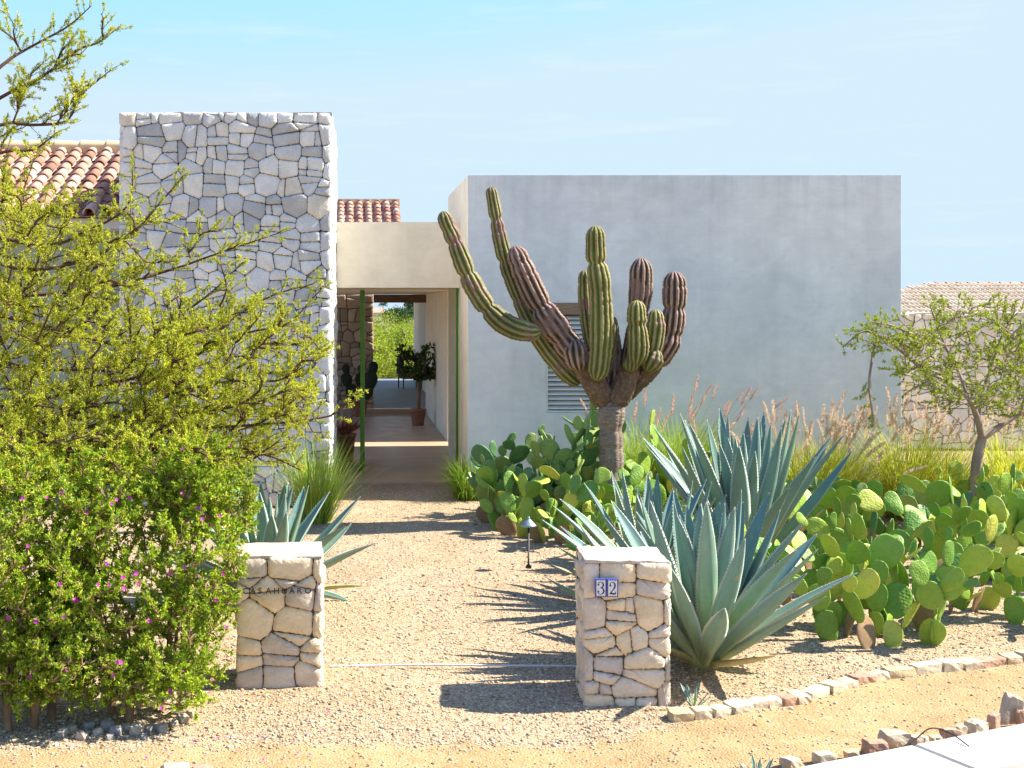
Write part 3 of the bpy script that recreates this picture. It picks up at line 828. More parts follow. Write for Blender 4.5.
def barrel_roof(mb, E0, U, S, width, length, pitch, course, radius, keep=None, seed=3, mat=0):
    """mission tiles: pans and overlapping covers. E0 eave corner, U along eave, S up the slope"""
    r_ = np.random.default_rng(seed)
    E0, U, S = np.asarray(E0, float), norm(U), norm(S)
    Nn = np.cross(U, S)
    na = 7
    ang = np.linspace(0, PI, na)
    nc = int(width / pitch); nr = int(math.ceil(length / course))
    for c in range(nc + 1):
        for kind in (0, 1):
            u0 = (c + (0.5 if kind else 0.0)) * pitch
            if u0 > width: continue
            for r in range(nr):
                s0 = r * course; s1 = min(s0 + course * 1.18, length + .02)
                if s0 >= length: continue
                if keep and not keep(u0, s0 + course * .5): continue
                jit = r_.normal(0, .006, 3)
                rad0, rad1 = radius * 1.06, radius * 0.9
                rows = []
                for (s_, rd, lift) in ((s0, rad0, .030), (s1, rad1, .004)):
                    if kind:                              # cover
                        x = -np.cos(ang) * rd; z = np.sin(ang) * rd * 0.95 + lift + .035
                    else:                                 # pan
                        x = -np.cos(ang) * rd; z = -np.sin(ang) * rd * 0.55 + lift + .05
                    for off in ((0.0, -.014) if kind else (0.0,)):
                        rows.append(E0 + (u0 + jit[0] + x * (1 + off / rd))[:, None] * U + (s_ + jit[1]) * S + (z + off + jit[2] * .4)[:, None] * Nn)
                t_ = r_.random()
                if kind:
                    V = np.concatenate([rows[0], rows[2], rows[1], rows[3]])   # outer low, outer high, inner low, inner high
                    fs = []
                    for a in range(na - 1):
                        fs.append((a + 1, a, na + a, na + a + 1))
                        fs.append((2 * na + a, 2 * na + a + 1, 3 * na + a + 1, 3 * na + a))
                        fs.append((a, a + 1, 2 * na + a + 1, 2 * na + a))
                else:
                    V = np.concatenate(rows)
                    fs = [(a + 1, a, na + a, na + a + 1) for a in range(na - 1)]
                mb.add(V, fs, mat, t_, True)


mb = MB()
mb.box(-9.0, TX0 + .06, 17.3, 17.5, -.1, 3.72)
part(mb, 'wing_wall', MAT['sage'])
mb = MB(); mb.box(-9.0, TX0 + .02, 16.96, 17.28, 3.72, 3.90); part(mb, 'eave_fascia', MAT['white'])
mb = MB()
barrel_roof(mb, (-8.9, 16.85, 3.87), (1, 0, 0), (0, 2.65, 1.25), 8.9 + TX0 - .02, 2.93, 0.247, 0.30, 0.085, seed=6)
mb.add([(-8.95, 16.9, 3.86), (TX0 - .02, 16.9, 3.86), (TX0 - .02, 19.5, 5.09), (-8.95, 19.5, 5.09)], [(0, 1, 2, 3)], 0, .1, False)
part(mb, 'tile_roof', MAT['tile'])
mb = MB(); mb.box(-8.95, TX0 + 1.5, 19.42, 19.66, 5.02, 5.245)
for x_ in np.arange(-8.9, TX0 - .3, .42):
    tube(mb, [(x_, 19.50, 5.225), (x_ + .45, 19.50, 5.215)], [.105, .09], 12, cap=True)
part(mb, 'roof_ridge', MAT['fascia'])

# roof of the pavilion behind the entrance
mb = MB()
barrel_roof(mb, (-3.2, 29.6, 4.0), (1, 0, 0), (0, 3.4, 1.47), 4.68, 3.70, 0.247, 0.30, 0.085, seed=8)
mb.add([(-3.3, 29.7, 3.98), (1.49, 29.7, 3.98), (1.49, 33.0, 5.40), (-3.3, 33.0, 5.40)], [(0, 1, 2, 3)], 0, .1, False)
part(mb, 'pavilion_roof', MAT['tile'])
mb = MB(); mb.box(-3.3, 1.50, 32.98, 33.2, 5.3, 5.60); part(mb, 'pavilion_ridge', MAT['fascia'])
mb = MB(); mb.box(-3.2, 1.44, 29.9, 33.0, 3.43, 3.99); part(mb, 'pavilion_wall', MAT['cream'])

# ------------------------------------------------------------------ neighbours on the right
bw = empty('stone_boundary_wall', (12.5, 22.1, 0), 0, 'pale rubble stone wall standing right of the stucco block behind the small tree', 'stone wall')
mb = MB()
mb.box(-4.4, 5.0, 0, .3, -.1, 2.50, 1)
masonry(mb, (-4.4, 0, 0), (1, 0, 0), (0, 0, 1), (0, -1, 0), 9.4, 2.5, 0.07, 0.19, 0.011, 0.03, 1.2, 0, 31)
mb.build('stone_face', [MAT['wstone'], MAT['mortar']], bw)
mb = MB(); rough_slab(mb, -4.42, 5.02, -.03, .32, 2.46, 2.52, 0.08, 0.02, 0, 12); mb.build('wall_cap', MAT['cap'], bw)

nh = empty('neighbour_house', (20.0, 38.0, -.12), 0, 'distant house with a low pale clay tiled hip roof beyond the stone wall', 'house')
mb = MB()
rx0 = (935 - CX) * 40 / F - 20.0                     # left end of the ridge
barrel_roof(mb, (-6.9, -2.0, 2.42), (1, 0, 0), (0, 4.0, 1.06), 16.5, 4.14, 0.15, 0.46, 0.052, keep=lambda u, s: (-6.9 + u) > (-6.9 + (rx0 + 6.9) * s / 4.14), seed=9)
mb.add([(-6.9, -1.9, 2.40), (9.6, -1.9, 2.40), (9.6, 2.0, 3.44), (rx0, 2.0, 3.44)], [(0, 1, 2, 3)], 0, .1, False)
mb.add([(-6.9, -1.9, 2.40), (rx0, 2.0, 3.44), (rx0, 2.4, 3.44), (-6.9, 6.0, 2.40)], [(0, 1, 2, 3)], 0, .3, False)
mb.add([(rx0, 2.03, 3.44), (9.6, 2.03, 3.44), (9.6, 6.0, 2.40), (-6.9, 6.0, 2.40)], [(0, 1, 2, 3)], 0, .3, False)
mb.build('tile_roof', MAT['ptile'], nh)
mb = MB()
xx = np.arange(rx0, 9.6, .36)
for x in xx:
    tube(mb, [(x, 2.02, 3.50), (x + .38, 2.02, 3.48)], [.10, .085], 8, 0, rng.random() * .6, True)
hl = np.linspace(0, 1, 24)
for t0_, t1_ in zip(hl[:-1], hl[1:]):
    p = lambda t: np.array((-6.9 + (rx0 + 6.9) * t, -1.95 + 3.97 * t, 2.44 + 1.05 * t))
    tube(mb, [p(t0_), p(t1_ + .01)], [.095, .08], 8, 0, rng.random() * .6, True)
mb.build('ridge_cap', MAT['tile'], nh)
mb = MB(); mb.box(-6.4, 9.4, -1.5, 5.6, -.1, 2.38); mb.build('wall', MAT['white'], nh)

# ------------------------------------------------------------------ gate pillars
LF = P(584, 703, 7.9)
p32 = empty('gate_pillar', (LF[0], LF[1], 0), R(-4.5), 'pale rough stone gate pillar bearing the blue and white number tiles, beside the big agave', 'gate pillar', 'stone gate pillars either side of the path')
PW, PD, PH = 0.565, 0.50, 0.94
def pillar(root, PW, PD, PH, seed, rmin=.062, rmax=.110):
    mb = MB()
    mb.box(.034, PW - .034, .034, PD - .034, -.12, PH - .022, 1)
    for (O, U, N, w, s_) in (((0, .022, -.08), (1, 0, 0), (0, -1, 0), PW, 0), ((.022, PD, -.08), (0, -1, 0), (-1, 0, 0), PD - .058, 1), ((PW - .022, .058, -.08), (0, 1, 0), (1, 0, 0), PD - .058, 2), ((PW, PD - .022, -.08), (-1, 0, 0), (0, 1, 0), PW, 3)):
        masonry(mb, O, U, (0, 0, 1), N, w, PH + .07, rmin, rmax, .005, .020, 1.15, 0, seed + s_)
    mb.build('pillar_stonework', [MAT['pstone'], MAT['mortar']], root)
    mb = MB(); rough_slab(mb, .008, PW - .008, .008, PD - .008, PH - .020, PH + .001, .022, .008, 0, seed, .007)
    mb.build('pillar_cap', MAT['cap'], root)
pillar(p32, PW, PD, PH, 41)


def stroke(mb, pts, widths, y, th, n=24, mat=0):
    """flat digit stroke with varying width in the x-z plane, extruded a little"""
    c = spline(np.column_stack([pts, widths]), n)
    p, w = c[:, :2], np.abs(c[:, 2:3]) / 2
    T = norm(np.gradient(p, axis=0)); Nn = np.stack([-T[:, 1], T[:, 0]], -1)
    L, Rr = p + Nn * w, p - Nn * w
    f = lambda q_, yy: np.column_stack([q_[:, 0], np.full(len(q_), yy), q_[:, 1]])
    V = np.vstack([f(L, y - th), f(Rr, y - th), f(L, y), f(Rr, y)])
    fs = []
    for i in range(n - 1):
        fs += [(i, n + i, n + i + 1, i + 1), (i, i + 1, 2 * n + i + 1, 2 * n + i), (n + i, 3 * n + i, 3 * n + i + 1, n + i + 1)]
    mb.add(V, fs, mat, .5, False)


def dot(mb, x, z, r, y, mat=0):
    a = np.linspace(0, 2 * PI, 12, endpoint=False)
    mb.add(np.column_stack([x + r * np.cos(a), np.full(12, y), z + r * np.sin(a)]), [tuple(range(12))], mat, .5, False)


TW, TH = 0.073, 0.117
for ti, tx in enumerate((.066, .066 + TW + .003)):
    tz = .712
    mb = MB()
    mb.box(0, TW, -.040, -.005, 0, TH, 0)
    t = mb.build('number_tile', MAT['tblue'], p32); t.location = (tx, -.012, tz)
    mb = MB(); bx = .008
    mb.box(bx, TW - bx, -.0425, -.0402, .009, TH - .009, 0)
    mb.build('tile_face', MAT['twhite'], t)
    mb = MB()
    for zz in (.0045, TH - .0045):                    # little white flecks in the blue border
        for xx_ in np.linspace(.012, TW - .012, 4):
            dot(mb, xx_, zz, .0022, -.0406)
    mb.build('border_dots', MAT['twhite'], t)
    mb = MB(); y = -.0427; e_ = .0012
    sx = lambda x: x * .052 + TW / 2 - .0195 * 1.0
    D = lambda L: [(.0365 + (x - .5) * .046, .0585 + (z - .5) * .080) for x, z in L]
    if ti == 0:
        stroke(mb, D([(.10, .80), (.22, .95), (.48, 1.0), (.78, .90), (.84, .74), (.70, .58), (.42, .525)]), [.006, .004, .0035, .0085, .0105, .007, .0035], y, e_, 36)
        stroke(mb, D([(.42, .525), (.74, .48), (.90, .29), (.80, .09), (.48, .0), (.18, .05), (.06, .20)]), [.0035, .0075, .0115, .0085, .0035, .004, .006], y, e_, 36)
        dot(mb, *D([(.16, .78)])[0], .0062, y - e_); dot(mb, *D([(.13, .21)])[0], .0062, y - e_)
    else:
        stroke(mb, D([(.12, .74), (.20, .92), (.46, 1.0), (.76, .90), (.82, .70), (.66, .46), (.36, .24), (.10, .06)]), [.006, .0035, .0035, .0085, .0105, .0085, .005, .004], y, e_, 40)
        stroke(mb, D([(.06, .06), (.30, .09), (.60, .05), (.86, .07), (.92, .26)]), [.007, .011, .011, .008, .0025], y - .0006, e_, 30)
        dot(mb, *D([(.18, .72)])[0], .0064, y - e_)
    mb.build('digit', MAT['tmaroon'], t)

LP = P(236, 690, 8.2)
LPW, LPH = 0.595, 0.905
pl = empty('gate_pillar', (LP[0], LP[1], 0), R(1.2), 'pale rough stone gate pillar with dark metal name lettering, half behind the flowering bush', 'gate pillar', 'stone gate pillars either side of the path')
pillar(pl, LPW, .50, LPH, 57, .066, .118)
word = 'CASAHUARO'
x = .048
for i, ch in enumerate(word):
    cu = bpy.data.curves.new('letter', 'FONT'); cu.body = ch; cu.size = .056; cu.extrude = .004; cu.offset = .0009
    to = bpy.data.objects.new('letter', cu); COL.objects.link(to)
    bpy.context.view_layer.update()
    me = bpy.data.meshes.new_from_object(to.evaluated_get(bpy.context.evaluated_depsgraph_get()))
    wdt = to.dimensions.x
    bpy.data.objects.remove(to)
    me.materials.clear(); me.materials.append(MAT['steel'])
    lo = link('letter', me, pl)
    lo.location = (x, -.052, .660); lo.rotation_euler = (PI / 2, 0, 0)
    x += .0525 if ch != 'H' else .0535

# ------------------------------------------------------------------ foliage tools


def leaf_quads(mb, pos, dirs, L, W, tone, mat=0, upbias=0.6, seed=0):
    """many small leaves: folded four-corner blades"""
    r_ = np.random.default_rng(seed)
    n = len(pos); dirs = norm(dirs)
    side = norm(np.cross(dirs, norm(r_.normal(0, 1, (n, 3)) + np.array((0, 0, upbias)))))
    nn = np.cross(side, dirs)
    L = np.broadcast_to(L, (n,))[:, None]; W = np.broadcast_to(W, (n,))[:, None]
    V = np.stack([pos, pos + dirs * L * .45 + side * W * .5 + nn * W * .15, pos + dirs * L, pos + dirs * L * .45 - side * W * .5 + nn * W * .15], 1)
    q_ = np.arange(4 * n).reshape(n, 4)
    mb.add(V.reshape(-1, 3), q_, mat, tone, False)


def grow(nodes, ends, sag=0.06, seed=0, pull=0.25):
    """connect every end point to the growing skeleton; nodes: list of (point, path length)"""
    r_ = np.random.default_rng(seed)
    pts = [np.asarray(p, float) for p, _ in nodes]; dist = [d for _, d in nodes]
    root = pts[0]
    paths = []
    for E in sorted(ends, key=lambda e: np.linalg.norm(e - root)):
        A = np.array(pts); dd = np.linalg.norm(A - E, axis=1)
        cost = dd + pull * np.array(dist) + np.where((np.linalg.norm(A - root, axis=1) > np.linalg.norm(E - root) * .96), 5, 0)
        i = int(np.argmin(cost)); S = A[i]; L = dd[i]
        if L < 0.05: continue
        out = norm(S - root + 1e-6)
        c1 = S + (0.35 * L) * norm(norm(E - S) + 0.5 * out + r_.normal(0, .18, 3))
        c2 = S + (E - S) * .72 + r_.normal(0, .07 * L, 3) - np.array((0, 0, sag * L))
        p = spline([S, c1, c2, E], max(5, min(12, int(L / .09) + 3)))
        paths.append(p)
        seg = np.concatenate([[0], np.cumsum(np.linalg.norm(np.diff(p, axis=0), axis=1))])
        for q_, s_ in list(zip(p, seg))[1:]:
            pts.append(q_); dist.append(dist[i] + s_)
    return paths


def twigs(paths, step, lmin, lmax, lstep, up=0.35, t0=0.2, seed=0, spread=0.9, per=2, wig=0.12):
    """side shoots along the paths; returns shoot polylines and leaf positions / directions"""
    r_ = np.random.default_rng(seed)
    tw, LP_, LD_ = [], [], []
    for p in paths:
        seg = np.linalg.norm(np.diff(p, axis=0), axis=1); s = np.concatenate([[0], np.cumsum(seg)]); L = s[-1]
        for u in np.arange(L * t0, L + step * .5, step):
            u = min(u + r_.normal(0, step * .3), L)
            q_ = np.array([np.interp(u, s, p[:, a]) for a in range(3)])
            i = min(np.searchsorted(s, u), len(p) - 1); T = norm(p[i] - p[max(i - 1, 0)] + 1e-9)
            d = norm(T + spread * norm(r_.normal(0, 1, 3)) + np.array((0, 0, up)))
            l = r_.uniform(lmin, lmax) * (0.75 + .5 * (1 - u / L))
            e = d + r_.normal(0, wig * 2, 3)
            pts = np.array([q_, q_ + d * l * .5 + r_.normal(0, wig * .15 * l, 3), q_ + d * l * .5 + norm(e) * l * .5])
            tw.append(pts)
            n = max(2, int(l / lstep)); k_ = np.sqrt(r_.random(n)) * .95 + .05
            a = np.where(k_[:, None] < .5, pts[0] + (pts[1] - pts[0]) * (k_[:, None] * 2), pts[1] + (pts[2] - pts[1]) * (k_[:, None] * 2 - 1))
            for _ in range(per):
                LP_.append(a + r_.normal(0, .004, a.shape)); LD_.append(norm(d * .55 + r_.normal(0, .75, (n, 3)) + np.array((0, 0, .2))))
    return tw, np.concatenate(LP_), np.concatenate(LD_)


def inpoly(x, y, poly):
    c = False
    for i in range(len(poly)):
        (x1, y1), (x2, y2) = poly[i], poly[i - 1]
        if (y1 > y) != (y2 > y) and x < (x2 - x1) * (y - y1) / (y2 - y1) + x1: c = not c
    return c


def sample_poly(poly, n, dlo, dhi, seed):
    r_ = np.random.default_rng(seed); out = []
    A = np.array(poly); lo, hi = A.min(0), A.max(0)
    while len(out) < n:
        x, y = r_.uniform(lo, hi)
        if inpoly(x, y, poly): out.append(P(x, y, r_.uniform(dlo, dhi)))
    return out


# ------------------------------------------------------------------ large tree at the left (trunk stands left of the frame)
tree_base = P(-92, 636, 9.5)
tr = empty('mesquite_tree', (tree_base[0], tree_base[1], 0), 0, 'wide feathery yellow-green tree reaching over the flowering bush from the left edge', 'tree')
inv = np.array((tree_base[0], tree_base[1], 0.0))
trunk_path = spline([tree_base - (0, 0, .1), P(-88, 560, 9.5), P(-78, 490, 9.55), P(-66, 430, 9.6), P(-60, 330, 9.7), P(-62, 230, 9.7), P(-70, 150, 9.6)], 24)
nodes = []; s_acc = 0
for i, p in enumerate(trunk_path):
    if i: s_acc += np.linalg.norm(p - trunk_path[i - 1])
    if i > 5: nodes.append((p, s_acc * .3))
limb_px = [
    ([(-66, 400), (0, 429), (23, 449), (60, 477), (97, 497)], 8.6),
    ([(-62, 300), (60, 330), (130, 345), (176, 318), (213, 291), (243, 262)], 9.9),
    ([(-64, 420), (60, 395), (160, 370), (246, 333), (286, 325), (322, 288)], 9.4),
    ([(-64, 450), (80, 430), (170, 395), (232, 381), (276, 381), (305, 366)], 9.2),
    ([(-66, 480), (90, 470), (170, 455), (229, 454), (266, 455), (300, 470)], 8.8),
    ([(-70, 150), (0, 98), (42, 77), (75, 51), (98, 43), (114, 31)], 9.5),
    ([(-70, 160), (0, 125), (31, 125), (67, 121), (79, 97), (112, 69)], 9.7),
    ([(-68, 180), (0, 153), (33, 150), (56, 133)], 9.3),
    ([(-74, 130), (0, 67), (25, 50), (67, 27), (91, 6)], 9.9),
    ([(-62, 240), (30, 270), (116, 246), (166, 196), (183, 176)], 9.6),
    ([(-62, 300), (90, 290), (170, 270), (213, 255), (279, 233)], 10.1),
    ([(-62, 220), (40, 245), (90, 230), (128, 205), (133, 165)], 9.9),
    ([(-62, 350), (60, 370), (180, 350), (262, 300), (320, 282)], 9.7),
    ([(-66, 470), (60, 450), (180, 430), (255, 425), (330, 416), (352, 396)], 9.0),
    ([(-66, 450), (60, 420), (200, 412), (285, 400), (318, 440)], 9.3),
]
limbs = []
for px, d in limb_px:
    c = [P(x, y, 9.6 + (d - 9.6) * min(1, i / 2)) for i, (x, y) in enumerate(px)]
    p = spline(c, 16); limbs.append(p)
    s_ = 0
    for i in range(2, len(p)):
        s_ += np.linalg.norm(p[i] - p[i - 1]); nodes.append((p[i], s_ * .5))
polyA = [(-60, 250), (50, 225), (110, 262), (150, 285), (230, 300), (285, 310), (335, 345), (312, 415), (290, 460), (220, 490), (90, 490), (-60, 450)]
polyB = [(-60, 165), (60, 160), (110, 190), (150, 205), (205, 215), (255, 245), (215, 275), (150, 265), (90, 240), (-60, 250)]
polyT = [(-70, 20), (30, 0), (60, 30), (45, 70), (10, 90), (-70, 140)]
ends = sample_poly(polyA, 330, 8.4, 10.7, 1) + sample_poly(polyB, 44, 8.9, 10.4, 2) + sample_poly(polyT, 5, 9.2, 10.2, 3)
ends += sample_poly([(-60, 185), (50, 195), (130, 250), (190, 330), (190, 480), (-60, 490)], 300, 8.3, 10.6, 14) + sample_poly([(150, 290), (280, 310), (330, 345), (310, 415), (285, 460), (180, 490)], 90, 8.5, 10.2, 15)
ends += sample_poly([(-60, 430), (100, 430), (240, 440), (205, 490), (60, 505), (-60, 490)], 110, 7.7, 8.7, 16)
ends += sample_poly([(-10, 100), (60, 45), (100, 8), (114, 32), (60, 72), (20, 98)], 12, 9.3, 9.8, 6) + sample_poly([(-10, 120), (55, 112), (82, 75), (110, 68), (72, 124), (-10, 140)], 11, 9.4, 9.9, 8)
ends += sample_poly([(-30, 330), (180, 330), (230, 400), (150, 490), (-30, 480)], 150, 8.2, 10.6, 4)
paths = grow(nodes, ends, .03, 5)
mb = MB()
tube(mb, trunk_path - inv, np.linspace(.13, .05, len(trunk_path)), 10)
for p in limbs:
    tube(mb, p - inv, np.linspace(.018, .004, len(p)), 6)
for p in paths:
    tube(mb, p - inv, np.linspace(.010, .0030, len(p)), 4)
tw, lp, ld = twigs(paths + [l[3:] for l in limbs], .040, .07, .22, .0075, .35, .15, 7, per=3)
for t in tw:
    tube(mb, t - inv, [.0032, .0022, .0012], 3)
mb.build('trunk', MAT['bark'], tr)
mb = MB(); n = len(lp)
leaf_quads(mb, lp - inv, ld, rng.uniform(.014, .031, n), rng.uniform(.0062, .0102, n), np.clip(rng.normal(.52, .22, n), 0, 1), 0, .8, 3)
mb.build('foliage', MAT['leaf_tree'], tr)
print('tree leaves', n, len(tw))

# ------------------------------------------------------------------ flowering bushes


def flower_mesh():
    m = MB(); V = [(0, 0, .002)]; a = np.linspace(0, 2 * PI, 10, endpoint=False)
    for i, t in enumerate(a):
        r = 1.0 if i % 2 == 0 else .62
        V.append((r * math.cos(t) * .017, r * math.sin(t) * .017, .007 if i % 2 == 0 else .004))
    m.add(V, [(0, i + 1, (i + 1) % 10 + 1) for i in range(10)], 0, .5, False)
    return m.mesh('flower', MAT['petal'])


FLOWER = flower_mesh()


def bush(name, bx, by, lumps, stems, label, nend, nflow, seed):
    r_ = np.random.default_rng(seed)
    root = empty(name, (bx, by, 0), 0, label, 'bush', 'flowering bushes along the verge')
    inv = np.array((bx, by, 0.0))
    ends = []
    while len(ends) < nend:
        c, rad = lumps[r_.integers(len(lumps))]
        d = norm(r_.normal(0, 1, 3)); k_ = r_.uniform(.5, 1.0) ** .5
        k_ *= 0.86 + .28 * vnoise(d[0] * 2 + 3, d[2] * 2 + d[1], 1.3, seed)
        e = c + d * rad * k_
        if e[2] < .16: continue
        ends.append(e)
    mb = MB(); nodes = []
    st = []
    for (x0, y0), top in stems:
        p = spline([np.array((x0, y0, -.05)), np.array((x0, y0, .0)) + (np.array(top) - (x0, y0, 0)) * .45 + r_.normal(0, .05, 3), np.array(top)], 10)
        st.append(p)
        tube(mb, p - inv, np.linspace(.032, .014, 10), 7)
        for j in range(3):
            q_ = p + r_.normal(0, .02, 3) * np.linspace(0, 1, 10)[:, None] * 3
            tube(mb, q_ - inv, np.linspace(.016, .007, 10), 5)
        nodes += [(q_, .1 * i) for i, q_ in enumerate(p) if i > 2]
    paths = grow(nodes, ends, .02, seed, .1)
    for p in paths: tube(mb, p - inv, np.linspace(.0085, .0028, len(p)), 4)
    tw, lp, ld = twigs(paths, .022, .06, .16, .010, .45, .25, seed + 1, per=3)
    for t in tw: tube(mb, t - inv, [.0024, .0018, .001], 3)
    mb.build('branches', MAT['bark3'], root)
    m2 = MB(); n = len(lp)
    leaf_quads(m2, lp - inv, ld, r_.uniform(.018, .032, n), r_.uniform(.010, .016, n), np.clip(r_.normal(.60, .24, n), 0, 1), 0, .9, seed)
    m2.build('foliage', MAT['leaf_bush'], root)
    tips = np.array([t[-1] for t in tw])
    # flowers where the shoots come out towards the open side
    sc_ = (tips[:, 0] - bx) * .55 - (tips[:, 1] - by) * 1.0 + (tips[:, 2] - .9) * .2 + r_.normal(0, .16, len(tips))
    order = np.argsort(-sc_)[: nflow * 14]
    pick = r_.choice(order, nflow, replace=False)
    for i in pick:
        o = link('flower', FLOWER, root)
        o.location = tips[i] - inv + np.array((.006, -.012, .004))
        dv = Vector(norm(np.array((.25, -.9, .35)) + r_.normal(0, .35, 3)))
        o.rotation_euler = dv.to_track_quat('Z', 'Y').to_euler()
        s_ = r_.uniform(.7, 1.15); o.scale = (s_, s_, s_)
    print('bush leaves', n)
    return root


def lump(px, py, rx, ry, d, ry_depth):
    s = d / F
    return P(px, py, d), np.array((rx * s, ry_depth, ry * s))


g1 = G(128, 722); g2 = G(8, 728)
bush('flowering_bush', g1[0], g1[1],
     [lump(158, 550, 80, 100, 7.9, .5), lump(120, 590, 105, 110, 7.75, .5), lump(110, 650, 85, 72, 7.6, .42), lump(181, 640, 41, 62, 7.65, .3), lump(197, 560, 42, 88, 7.8, .34), lump(212, 500, 44, 55, 8.0, .3), lump(100, 520, 90, 66, 8.0, .5), lump(165, 690, 42, 34, 7.45, .22), lump(70, 660, 60, 50, 7.5, .3), lump(120, 690, 50, 25, 7.5, .2), lump(190, 490, 40, 40, 8.0, .3)],
     [((g1[0], g1[1]), P(120, 610, 7.65)), ((g1[0] - .12, g1[1] + .15), P(90, 600, 7.8)), ((g1[0] + .16, g1[1] + .2), P(170, 600, 7.8)), ((g1[0] - .5, g1[1] + .08), P(55, 640, 7.7))],
     'rounded green bush with many magenta flowers, right up against the lettered pillar', 900, 84, 61)
bush('flowering_bush', g2[0], g2[1],
     [lump(15, 560, 85, 110, 7.6, .45), lump(-40, 620, 90, 110, 7.5, .4), lump(35, 645, 55, 65, 7.5, .32), lump(30, 530, 80, 64, 7.9, .45)],
     [((g2[0], g2[1]), P(10, 610, 7.5)), ((g2[0] - .3, g2[1]), P(-40, 610, 7.5)), ((g2[0] + .14, g2[1] + .08), P(40, 620, 7.55))],
     'green flowering bush at the left edge of the frame with thin bare stems below', 520, 24, 71)

# ------------------------------------------------------------------ small tree at the right
tb = G(976, 528)
rt = empty('small_tree', (tb[0], tb[1], 0), 0, 'small airy tree with forked pale trunk among the prickly pears before the rubble stone wall', 'tree')
inv = np.array((tb[0], tb[1], 0.0)); D_ = tb[1]
tp = spline([P(975, 535, D_), P(976, 495, D_), P(977, 462, D_), P(982, 438, D_)], 12)
limb_px = [([(982, 438), (1000, 426), (1020, 414), (1045, 402), (1075, 385)], D_ + .1), ([(982, 438), (978, 420), (968, 398), (945, 380), (925, 372), (905, 355)], D_ - .1),
           ([(978, 420), (982, 395), (990, 370), (1000, 340), (1012, 318)], D_ + .3), ([(968, 398), (958, 370), (945, 345), (935, 320), (930, 305)], D_ + .2),
           ([(925, 372), (900, 350), (880, 336), (862, 332), (843, 347)], D_ - .2), ([(945, 345), (915, 335), (890, 325), (872, 322)], D_ - .4),
           ([(880, 336), (873, 355), (869, 385), (872, 410), (874, 432)], D_ - .2), ([(1020, 414), (1030, 380), (1035, 350), (1050, 330)], D_ + .2)]
nodes = [(p, .1 * i) for i, p in enumerate(tp) if i > 8]; limbs = []
for px, d in limb_px:
    p = spline([P(x, y, D_ + (d - D_) * min(1, i / 2)) for i, (x, y) in enumerate(px)], 14); limbs.append(p)
    nodes += [(q_, .08 * i) for i, q_ in enumerate(p) if i > 1]
ends = sample_poly([(868, 330), (905, 312), (940, 300), (1000, 298), (1060, 320), (1090, 390), (1030, 430), (985, 415), (925, 400), (885, 360)], 190, D_ - .8, D_ + .9, 31)
ends += sample_poly([(845, 345), (870, 315), (900, 320), (900, 350)], 8, D_ - .4, D_ + .1, 32)
paths = grow(nodes, ends, .02, 33)
mb = MB()
tube(mb, tp - inv, np.linspace(.076, .052, len(tp)), 12, 0)
for i, p in enumerate(limbs): tube(mb, p - inv, np.linspace(.044 if i < 2 else .020, .006, len(p)), 7)
for p in paths: tube(mb, p - inv, np.linspace(.010, .004, len(p)), 4)
tw, lp, ld = twigs(paths + [l[5:] for l in limbs[2:]], .05, .08, .26, .014, .2, .1, 35, per=3)
for t in tw: tube(mb, t - inv, [.004, .003, .0018], 3)
mb.build('trunk', MAT['bark2'], rt)
mb = MB(); n = len(lp)
leaf_quads(mb, lp - inv, ld, rng.uniform(.020, .036, n), rng.uniform(.010, .016, n), np.clip(rng.normal(.5, .24, n), 0, 1), 0, .8, 5)
mb.build('foliage', MAT['leaf_right'], rt)
print('right tree leaves', n)

# ------------------------------------------------------------------ giant column cactus
cb = np.array((611 - CX, 0, 0)) * 14.5 / F + np.array((0, 14.5, 0))
cact = empty('giant_cactus', cb, 0, 'giant ribbed column cactus with many raised arms on a thick grey trunk', 'cactus')


